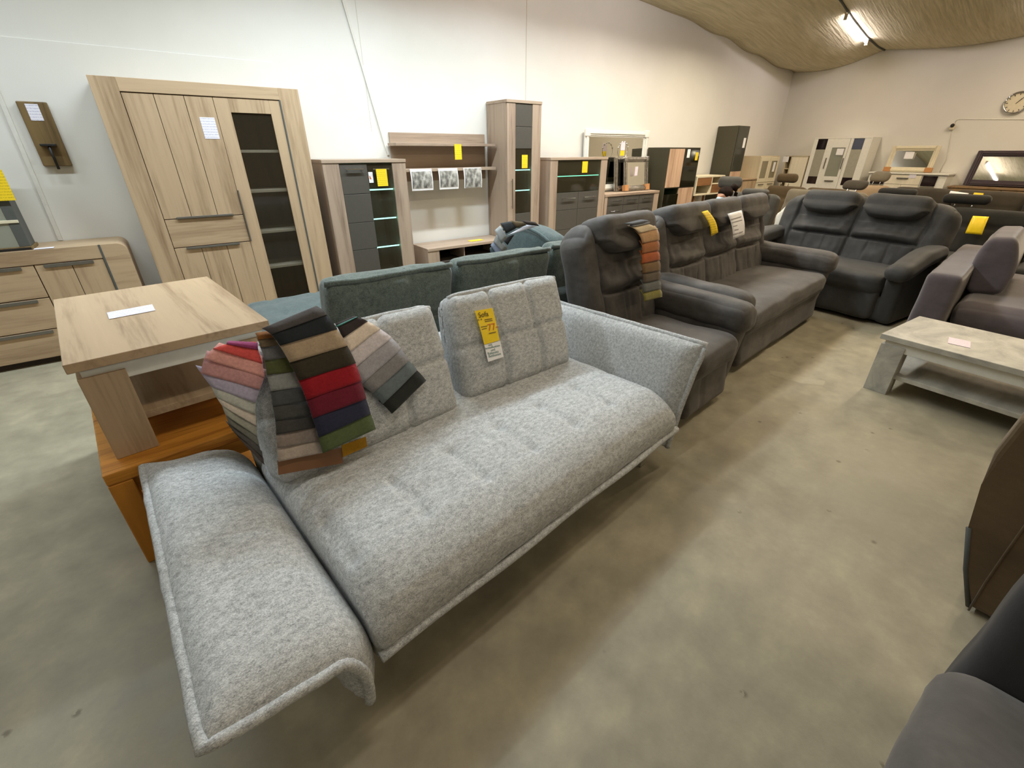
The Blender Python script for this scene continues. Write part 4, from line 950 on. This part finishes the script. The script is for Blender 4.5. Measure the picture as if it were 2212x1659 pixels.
def arch(p, q):
    p.z -= 0.10 * max(0, q[2]) * (abs(q[1]) ** 2.2) ; p.x += 0.05 * math.cos(q[1] * 1.2) * (-1 if q[0] < 0 else 1) * (1 - abs(q[2])) - 0.12 * (p.z - 0.45)
    return wr(p, 0.008, 5)
sc_ = obj('side_cushion', RB((0.26, 0.78, 0.50), (2.40, 0.88, 0.655), 0.09, (6, 24, 16), arch), M['greenplain'], gs_, True)
obj('piping', T([(2.40 - 0.13 - 0.05, 0.88 + y, 0.655 + 0.245 - 0.10 * (abs(y) / 0.39) ** 2.2 - 0.005) for y in np.linspace(-0.36, 0.36, 24)], 0.014, 8), M['greenplain'], sc_, True)
obj('side_arm', RB((0.20, 0.9, 0.56), (2.66, 0.55, 0.36), 0.06, (4, 10, 6)), M['greenplain'], gs_, True)
pt_ = ZP(0.435, 596, 676)
tagq('price_tag', 'yellow price tag lying on the petrol sofa beside the oak table corner', (0.50, 3.30, 0.437), (1, 0.1, 0), (0.1, -1, 0), 0.20, 0.10, M['yellow'])
ze = lambda x, y: (1040 + x * 0.10850, 460 + y * 0.10850)
pg = Vector((2.46, 3.05, 0.86)); ng = (EYE - pg).normalized(); ng = Vector((ng.x, ng.y, 0.35)).normalized()
b4 = thing('swatch_book', 'swatch book of greys and browns thrown over the petrol sofa side cushion', 'swatch book', pg, 0, SWB)
for k, (pts, col) in enumerate(((((165, 700), (215, 660), (350, 870), (200, 900)), (58, 68, 72)), (((180, 640), (250, 565), (450, 840), (335, 880)), (112, 118, 132)), (((235, 570), (300, 430), (520, 700), (430, 800)), (124, 124, 120)), (((265, 345), (375, 250), (515, 490), (400, 612)), (150, 152, 150)), (((440, 560), (520, 480), (660, 430), (520, 640)), (36, 34, 34)), (((500, 450), (940, 215), (1110, 262), (700, 400)), (206, 206, 214)), (((370, 205), (580, 165), (720, 290), (495, 412)), (48, 50, 50)), (((580, 150), (830, 185), (900, 245), (700, 300)), (92, 78, 56)), (((800, 150), (1070, 180), (1150, 262), (900, 235)), (60, 50, 44)))):
    q = [PP(pg + ng * 0.006 * k, ng, *ze(*p)) - pg for p in pts]
    obj('swatch', sheet(*q, 0.004, ng, 4, 4, lambda s, t: 0.006 * math.sin(math.pi * t)), swm(col), b4, True)

# ------------------------------------------------------------------ coffee tables
def coffee(name, label, loc, rz, W, L, m, mleg, apron, z=0.0):
    t = thing(name, label, 'table', (loc[0], loc[1], z), rz); H = 0.41
    obj('top', B((0, W, 0, L, H - 0.036, H, 0.003)), m, t)
    obj('apron', B((0.03, W - 0.03, 0.028, 0.05, H - 0.105, H - 0.036), (0.03, W - 0.03, L - 0.05, L - 0.028, H - 0.105, H - 0.036), (0.03, 0.05, 0.05, L - 0.05, H - 0.105, H - 0.036), (W - 0.05, W - 0.03, 0.05, L - 0.05, H - 0.105, H - 0.036)), apron, t)
    for x in (0.015, W - 0.015 - 0.135):
        for y in (0.018, L - 0.018 - 0.10): obj('leg', B((x, x + 0.135, y, y + 0.10, 0, H - 0.068)), mleg, t)
    obj('shelf', B((0.04, W - 0.04, 0.05, L - 0.05, 0.115, 0.145)), m, t); return t
coffee('coffee_table', 'pale oak coffee table with white apron stacked on the honey wood table', (-0.405, 1.985), 7, 0.655, 1.035, M['oaky'], M['oakz'], M['white'], 0.451)
c4 = [ZP(0.862, *p) for p in ((231, 676), (329, 658), (336, 671), (236, 690))]
tag(obj('price_tag', sheet(*[v - c4[0] for v in c4], 0.0012, (0, 0, 1), 3, 3), M['whiteflat'], None, False, c4[0] + Vector((0, 0, 0.0012))), 'white price slip lying on the pale oak coffee table', 'price tag', TAGS)
t = thing('coffee_table', 'honey coloured wooden coffee table standing on the floor beneath the pale oak one', 'table', (-0.435, 1.912, 0), 6)
W, L, H = 0.62, 1.16, 0.45
obj('top', B((0.0, W, 0.0, L, H - 0.05, H, 0.006)), wood('honey_oak_top', srgb(206, 140, 54), srgb(150, 90, 28), 'x', 2.2), t)
obj('apron', B((0.05, W - 0.05, 0.03, 0.055, H - 0.13, H - 0.055), (0.05, W - 0.05, L - 0.055, L - 0.03, H - 0.13, H - 0.055), (0.02, 0.04, 0.05, L - 0.05, H - 0.13, H - 0.055)), M['honeyx'], t)
for x in (0.0, W - 0.075):
    for y in (0.0, L - 0.09): obj('leg', B((x, x + 0.075, y, y + 0.09, 0, H - 0.051, 0.005)), M['honeyz'], t)
obj('shelf', B((0.03, W - 0.03, 0.06, L - 0.06, 0.12, 0.145)), M['honeyx'], t)
ct = coffee('coffee_table', 'grey concrete look coffee table with white apron beside the plum sofa', (3.675, 0.765), -93.5, 1.1, 0.655, M['concrete_t'], M['concrete_t'], M['white'])
c4 = [ZP(0.412, *p) for p in ((2050, 728), (2097, 738), (2096, 752), (2047, 741))]
tag(obj('price_tag', sheet(*[v - c4[0] for v in c4], 0.0012, (0, 0, 1), 3, 3), M['pinkflat'], None, False, c4[0] + Vector((0, 0, 0.0002))), 'pale pink price slip lying on the grey concrete look coffee table', 'price tag', TAGS)

# ------------------------------------------------------------------ plum sofa on the right
t = thing('sofa', 'plum grey velvet sofa with a thick low back and one upright cushion', 'sofa', (4.66, 0.845, 0), 5)
obj('backrest', RB((1.85, 0.215, 0.52), (0.925, -0.1075, 0.405), 0.045, (20, 5, 8), lambda p, q: wr(p, 0.004, 6)), M['purple'], t, True)
obj('seat', RB((1.75, 1.0, 0.20), (1.08, -0.72, 0.335), 0.095, (30, 18, 6), lambda p, q: wr((p.x, p.y, p.z - 0.03 * (q[0] < -0.9)), 0.006, 5)), M['purple'], t, True)
obj('base', RB((1.6, 0.95, 0.20), (1.10, -0.66, 0.14), 0.03, (4, 4, 2)), M['black'], t, True)
xf = Matrix.Translation((0.66, -0.34, 0.43)) @ Matrix.Rotation(R(-6), 4, 'X')
def pil(p, q):
    z = p.z / 0.47; f = math.sin(math.pi * max(0.02, min(1, 0.20 + 0.72 * z))) ** 0.7
    p.y *= 0.30 + 0.80 * f; return wr(p, 0.006, 6)
obj('cushion', RB((0.95, 0.24, 0.46), (0.47, 0, 0.23), 0.05, (16, 10, 18), pil, xf), M['purple'], t, True)

# ------------------------------------------------------------------ sofas further back
def lounge(name, label, loc, rz, W, Dp, H, n, m, seath=0.44, heads=(), mh=None, arms=True, lean=12, group=None, tilt=0):
    t = thing(name, label, 'sofa', loc, rz, group); aw = 0.18 if arms else 0.0
    obj('base', RB((W - 0.04, Dp - 0.06, 0.24), (W / 2, Dp / 2, 0.16), 0.04, (6, 4, 3)), m, t, True)
    sw_ = (W - 2 * aw) / n
    for k in range(n):
        cx = aw + (k + 0.5) * sw_
        obj('seat_cushion', RB((sw_ - 0.008, Dp - 0.28, 0.2), (cx, (Dp - 0.28) / 2, seath - 0.09), 0.06, (10, 8, 4), lambda p, q: wr((p.x, p.y, p.z + (0.015 if q[2] > 0 else 0) * (1 - q[0] ** 2)), 0.006, 5)), m, t, True)
        bh = H - seath + 0.04; xf = Matrix.Translation((cx, Dp - 0.30, seath - 0.03)) @ Matrix.Rotation(R(-lean), 4, 'X')
        def bk(p, q):
            if q[1] < 0: p.y -= 0.02 * (1 - q[0] ** 2) - 0.02 * gs(p.z / bh - 0.62, 0.05)
            return wr(p, 0.008, 5)
        obj('back_cushion', RB((sw_ - 0.008, 0.22, bh), (0, 0.11, bh / 2), 0.07, (12, 4, 12), bk, xf), m, t, True)
    if arms:
        for x in (aw / 2, W - aw / 2): obj('armrest', RB((aw, Dp - 0.05, 0.54), (x, Dp / 2, 0.30), 0.06, (4, 10, 6), lambda p, q: wr(p, 0.006, 5)), m, t, True)
    for hu, hw, hh, hz, hv in heads:
        h = obj('headrest', RB((hw, 0.13, hh), (hu, Dp - 0.06 + hv, hz + hh / 2), min(0.062, hh * 0.45), (12, 4, 8), lambda p, q: wr((p.x, p.y + tilt * (p.z - hz), p.z), 0.004, 6)), mh or m, t, True)
        for s in (-1, 1):
            bm = bmesh.new(); cyl(bm, (hu + s * hw * 0.18, Dp - 0.09 + hv, hz + 0.02), (hu + s * hw * 0.18 - 0.006, Dp - 0.10 + hv, hz - 0.06), 0.006, 8); obj('post', bm, M['chrome'], h, True)
    return t
lounge('sofa', 'charcoal corner sofa with round headrests behind the seated person', (6.32, 4.25, 0), -90, 1.26, 0.85, 0.965, 2, M['char'], heads=((0.28, 0.36, 0.17, 0.985, 0.0), (0.80, 0.36, 0.095, 0.925, -0.20)), arms=True)
lounge('sofa', 'black sofa with two wide bolster headrests and a crumpled yellow tag', (6.72, 2.36, 0), -90, 2.7, 0.88, 0.93, 3, M['black'], heads=((0.38, 0.40, 0.095, 0.985, 0.02), (1.06, 0.42, 0.10, 0.955, -0.02)), arms=True)
lounge('sofa', 'dark brown sofa with a white sheet and yellow tag, behind the black sofa', (8.55, 2.50, 0), -90, 2.2, 0.9, 1.02, 3, M['blackbr'], arms=False)
lounge('sofa', 'brown sofa with one rounded headrest before the white display cabinet', (8.45, 4.40, 0), -90, 1.36, 0.9, 0.945, 2, M['brownf'], heads=((0.28, 0.36, 0.15, 0.985, 0.0),), arms=False)
lounge('sofa', 'taupe recliner sofa with a dark tilted headrest behind the anthracite loveseat', (7.35, 3.55, 0), -92, 1.1, 0.85, 0.985, 2, M['taupe'], heads=((0.86, 0.30, 0.12, 1.0, 0.02),), mh=M['blackbr'], arms=False, tilt=0.6)
lounge('armchair', 'tan leather recliner chair with a tilted headrest near the white sideboard', (8.45, 2.99, 0), -92, 0.46, 0.85, 1.03, 1, M['tan'], heads=((0.23, 0.26, 0.15, 1.06, 0.04),), mh=M['taupe'], arms=False, tilt=0.5)['category'] = 'armchair'
zx = lambda x, y: (1860 + x * 0.15913, 360 + y * 0.15913)
nb = Vector((-0.97, 0, 0.22)).normalized()
plquad('price_tag', 'crumpled shiny yellow price tag on the black sofa back', Vector((7.27, 1.1, 0.80)), nb, [zx(*p) for p in ((1520, 668), (1738, 680), (1640, 925), (1412, 905))], M['yellowplain'], bend=0.012)
plquad('notice_sheet', 'white paper sheet on the dark brown sofa behind the black sofa', Vector((9.10, 1.5, 0.95)), nb, [zx(*p) for p in ((1215, 328), (1465, 362), (1400, 450), (1155, 450))], M['whiteplain'], cat='sheet')
plquad('price_tag', 'small yellow price tag beside the white sheet on the dark brown sofa', Vector((9.10, 1.5, 0.95)), nb, [zx(*p) for p in ((1537, 352), (1665, 362), (1650, 420), (1505, 410))], M['yellow'])
t = thing('wrapped_bundle', 'white wrapped bundle standing upright behind the anthracite loveseat corner', 'bundle', (6.60, 2.78, 0))
obj('cover', RB((0.20, 0.28, 0.93), (0.0, 0.0, 0.465), 0.08, (4, 8, 16), lambda p, q: wr((p.x, p.y, p.z - 0.12 * max(0, q[1]) * max(0, q[2])), 0.02, 6)), M['whitebag'], t, True)

# ------------------------------------------------------------------ chairs cut by the right edge
def prism(prof, x0, x1, bev=0.02):
    bm = bmesh.new(); lo = [bm.verts.new((x0, y, z)) for y, z in prof]; hi = [bm.verts.new((x1, y, z)) for y, z in prof]; n = len(prof)
    a = bm.faces.new(lo); b = bm.faces.new(hi[::-1])
    for i in range(n): bm.faces.new((lo[i], hi[i], hi[(i + 1) % n], lo[(i + 1) % n]))
    if bev: bmesh.ops.bevel(bm, geom=list(set(a.edges) | set(b.edges)), offset=bev, segments=3, affect='EDGES', profile=0.5)
    return bm
t = thing('armchair', 'brown suede armchair with curved armrest front at the right edge', 'armchair', (1.975, -0.02, 0))
prof = [(-0.85, 0.02), (-0.125, 0.02), (-0.07, 0.16), (-0.018, 0.32), (0.012, 0.50), (0.026, 0.62), (0.016, 0.75), (-0.02, 0.80), (-0.08, 0.83), (-0.2, 0.84), (-0.85, 0.84)]
a1 = obj('armrest', prism(prof, 0, 0.17), M['brownsuede'], t)
obj('edge_strip', T([(0.004, -0.127, 0.02), (0.004, -0.07, 0.16), (0.002, -0.019, 0.325)], 0.008, 8), M['rubber'], a1, True)
obj('seam', T([XP(1.974, *p) - t.location for p in ((2092, 1318), (2130, 1256), (2170, 1198), (2225, 1120), (2300, 1020))], 0.0035, 6), M['brownsuede'], a1, True)
obj('armrest', prism(prof, 0.75, 0.92), M['brownsuede'], t)
obj('seat', RB((0.58, 0.7, 0.25), (0.46, -0.36, 0.33), 0.08, (8, 8, 4)), M['brownsuede'], t, True)
obj('backrest', RB((0.60, 0.2, 0.75), (0.46, -0.78, 0.65), 0.08, (8, 4, 8)), M['brownsuede'], t, True)
t = thing('armchair', 'grey suede armchair nearest the camera in the lower right corner', 'armchair', (0.50, -0.11, 0))
obj('seat', RB((0.74, 0.75, 0.30), (0.37, -0.36, 0.31), 0.09, (20, 20, 6), lambda p, q: wr((p.x, p.y + (-0.09 * max(0, 0.46 - p.z) * 1.2 if q[1] > 0 else 0), p.z), 0.008, 6)), M['nearsuede'], t, True)
obj('base', RB((0.9, 0.70, 0.18), (0.45, -0.42, 0.10), 0.03, (4, 4, 2)), M['neardark'], t, True)
obj('armrest', RB((0.19, 0.78, 0.60), (0.835, -0.42, 0.40), 0.05, (5, 10, 8), lambda p, q: wr(p, 0.006, 6)), M['neardark'], t, True)
obj('armrest', RB((0.16, 0.74, 0.60), (-0.08, -0.46, 0.36), 0.05, (5, 10, 8)), M['nearsuede'], t, True)
obj('backrest', RB((0.72, 0.2, 0.6), (0.37, -0.80, 0.68), 0.08, (8, 4, 8)), M['nearsuede'], t, True)

q = [ZP(0.0, *p) for p in ((1662, 800), (1700, 806), (1745, 817), (1783, 823), (1778, 833), (1735, 829), (1690, 817), (1664, 808))]
bm = bmesh.new(); bm.faces.new([bm.verts.new((v.x, v.y, 0.0008)) for v in q]); struct('floor_scuff', bm, plain('pale_scuff', srgb(158, 150, 127), 0.6))

# ------------------------------------------------------------------ seated person
def skin(name, nodes, edges, m, parent, sub=2):
    me = bpy.data.meshes.new(name); me.from_pydata([n[:3] for n in nodes], edges, []); o = bpy.data.objects.new(name, me); C.objects.link(o); o.parent = parent
    md = o.modifiers.new('skin', 'SKIN'); md.use_smooth_shade = True
    for v, n in zip(me.skin_vertices[0].data, nodes): v.radius = (n[3], n[4] if len(n) > 4 else n[3]); v.use_root = False
    me.skin_vertices[0].data[0].use_root = True
    sb = o.modifiers.new('sub', 'SUBSURF'); sb.levels = sub; sb.render_levels = sub
    me.materials.append(m); return o
pe = thing('person', 'seated person with dark ponytail and pale blue face mask, head bent down behind the sofa', 'person', (6.56, 3.47, -0.0), 165)
SKIN = plain('skin', srgb(190, 140, 112), 0.55); HAIR = plain('dark_hair', srgb(30, 20, 15), 0.85, 0, 0.1, grain=0.3); MASK = plain('pale_blue_mask', srgb(176, 204, 218), 0.7); KNIT = plain('dark_jumper', srgb(52, 50, 52), 0.9); JEAN = plain('dark_trousers', srgb(44, 48, 60), 0.9)
nd = [(0, 0, .56, .12, .10), (.06, 0, .67, .11, .09), (.15, 0, .77, .12, .09), (.225, 0, .84, .05), (.265, 0, .88, .055), (.305, 0, .925, .078), (.305, 0, .98, .080), (.292, 0, 1.025, .05), (.392, 0, .925, .014)]
ed = [(0, 1), (1, 2), (2, 3), (3, 4), (4, 5), (5, 6), (6, 7), (5, 8)]
for s in (-1, 1):
    b0 = len(nd)
    nd += [(.14, s * .16, .79, .052), (.23, s * .22, .655, .040), (.40, s * .12, .62, .028), (.455, s * .11, .615, .030, .018)]; ed += [(2, b0), (b0, b0 + 1), (b0 + 1, b0 + 2), (b0 + 2, b0 + 3)]
    for k, (dy, ln) in enumerate(((-.024, .060), (-.008, .070), (.009, .066), (.025, .052))):
        i = len(nd); nd += [(.485, s * .11 + dy, .612, .009), (.485 + ln * .5, s * .11 + dy, .604, .008), (.485 + ln * .85, s * .11 + dy, .588, .007)]; ed += [(b0 + 3, i), (i, i + 1), (i + 1, i + 2)]
    i = len(nd); nd += [(.45, s * .11 - s * .035, .608, .010), (.48, s * .11 - s * .055, .598, .008)]; ed += [(b0 + 3, i), (i, i + 1)]
    i = len(nd); nd += [(.03, s * .09, .54, .085), (.44, s * .12, .545, .060), (.42, s * .12, .12, .042), (.53, s * .13, .055, .036)]; ed += [(0, i), (i, i + 1), (i + 1, i + 2), (i + 2, i + 3)]
skin('body', nd, ed, SKIN, pe)
skin('jumper', [(0, 0, .60, .135, .115), (.06, 0, .67, .13, .11), (.15, 0, .77, .138, .108), (.195, 0, .82, .07)] + [q for s in (-1, 1) for q in ((.14, s * .16, .79, .066), (.23, s * .22, .655, .054), (.385, s * .125, .622, .040))], [(0, 1), (1, 2), (2, 3), (2, 4), (4, 5), (5, 6), (2, 7), (7, 8), (8, 9)], KNIT, pe)
skin('trousers', [(0, 0, .565, .135, .115)] + [q for s in (-1, 1) for q in ((.03, s * .09, .545, .098), (.44, s * .12, .548, .074), (.42, s * .12, .16, .056))], [(0, 1), (1, 2), (2, 3), (0, 4), (4, 5), (5, 6)], JEAN, pe)
for s in (-1, 1): obj('shoe', RB((.26, .095, .09), (.49, s * .128, .047), .035, (8, 4, 4), lambda p, q: (p.x, p.y, p.z - 0.02 * max(0, q[0]))), M['blackm'], pe, True)
def hr(p, q):
    return wr(p, 0.008, 18)
bm = bmesh.new(); bmesh.ops.create_uvsphere(bm, u_segments=24, v_segments=16, radius=1)
for v in bm.verts:
    c = v.co.copy(); front = max(0, c.x) * max(0, -c.z + 0.15); k = 1 - 0.35 * min(1, front * 1.6)
    v.co = Vector((.288 + c.x * .100 * k, c.y * .092, 0.985 + c.z * .088 * (1 if c.z > 0 else 0.75)))
    v.co = wr(v.co, 0.008, 22)
obj('hair', bm, HAIR, pe, True)
obj('ponytail', T([(.20, 0.0, 1.035), (.165, 0.0, 1.06), (.12, 0.005, 1.04), (.105, 0.01, .98), (.105, 0.01, .90)], lambda t: .018 + .028 * math.sin(math.pi * min(1, t * 1.1 + .1)), 12), HAIR, pe, True)
for s in (-1, 1): obj('ear', RB((.036, .018, .055), (.298, s * .088, .925), .008, (3, 2, 4)), SKIN, pe, True)
obj('face_mask', RB((.07, .115, .085), (.375, 0, .902), .03, (5, 8, 6), lambda p, q: (p.x - 0.03 * abs(q[1]) ** 2, p.y, p.z)), MASK, pe, True)
for s in (-1, 1): obj('mask_loop', T([(.365, s * .057, .925), (.33, s * .083, .935), (.292, s * .098, .93), (.292, s * .098, .905), (.33, s * .083, .885), (.365, s * .057, .88)], .003, 6), MASK, pe, True)
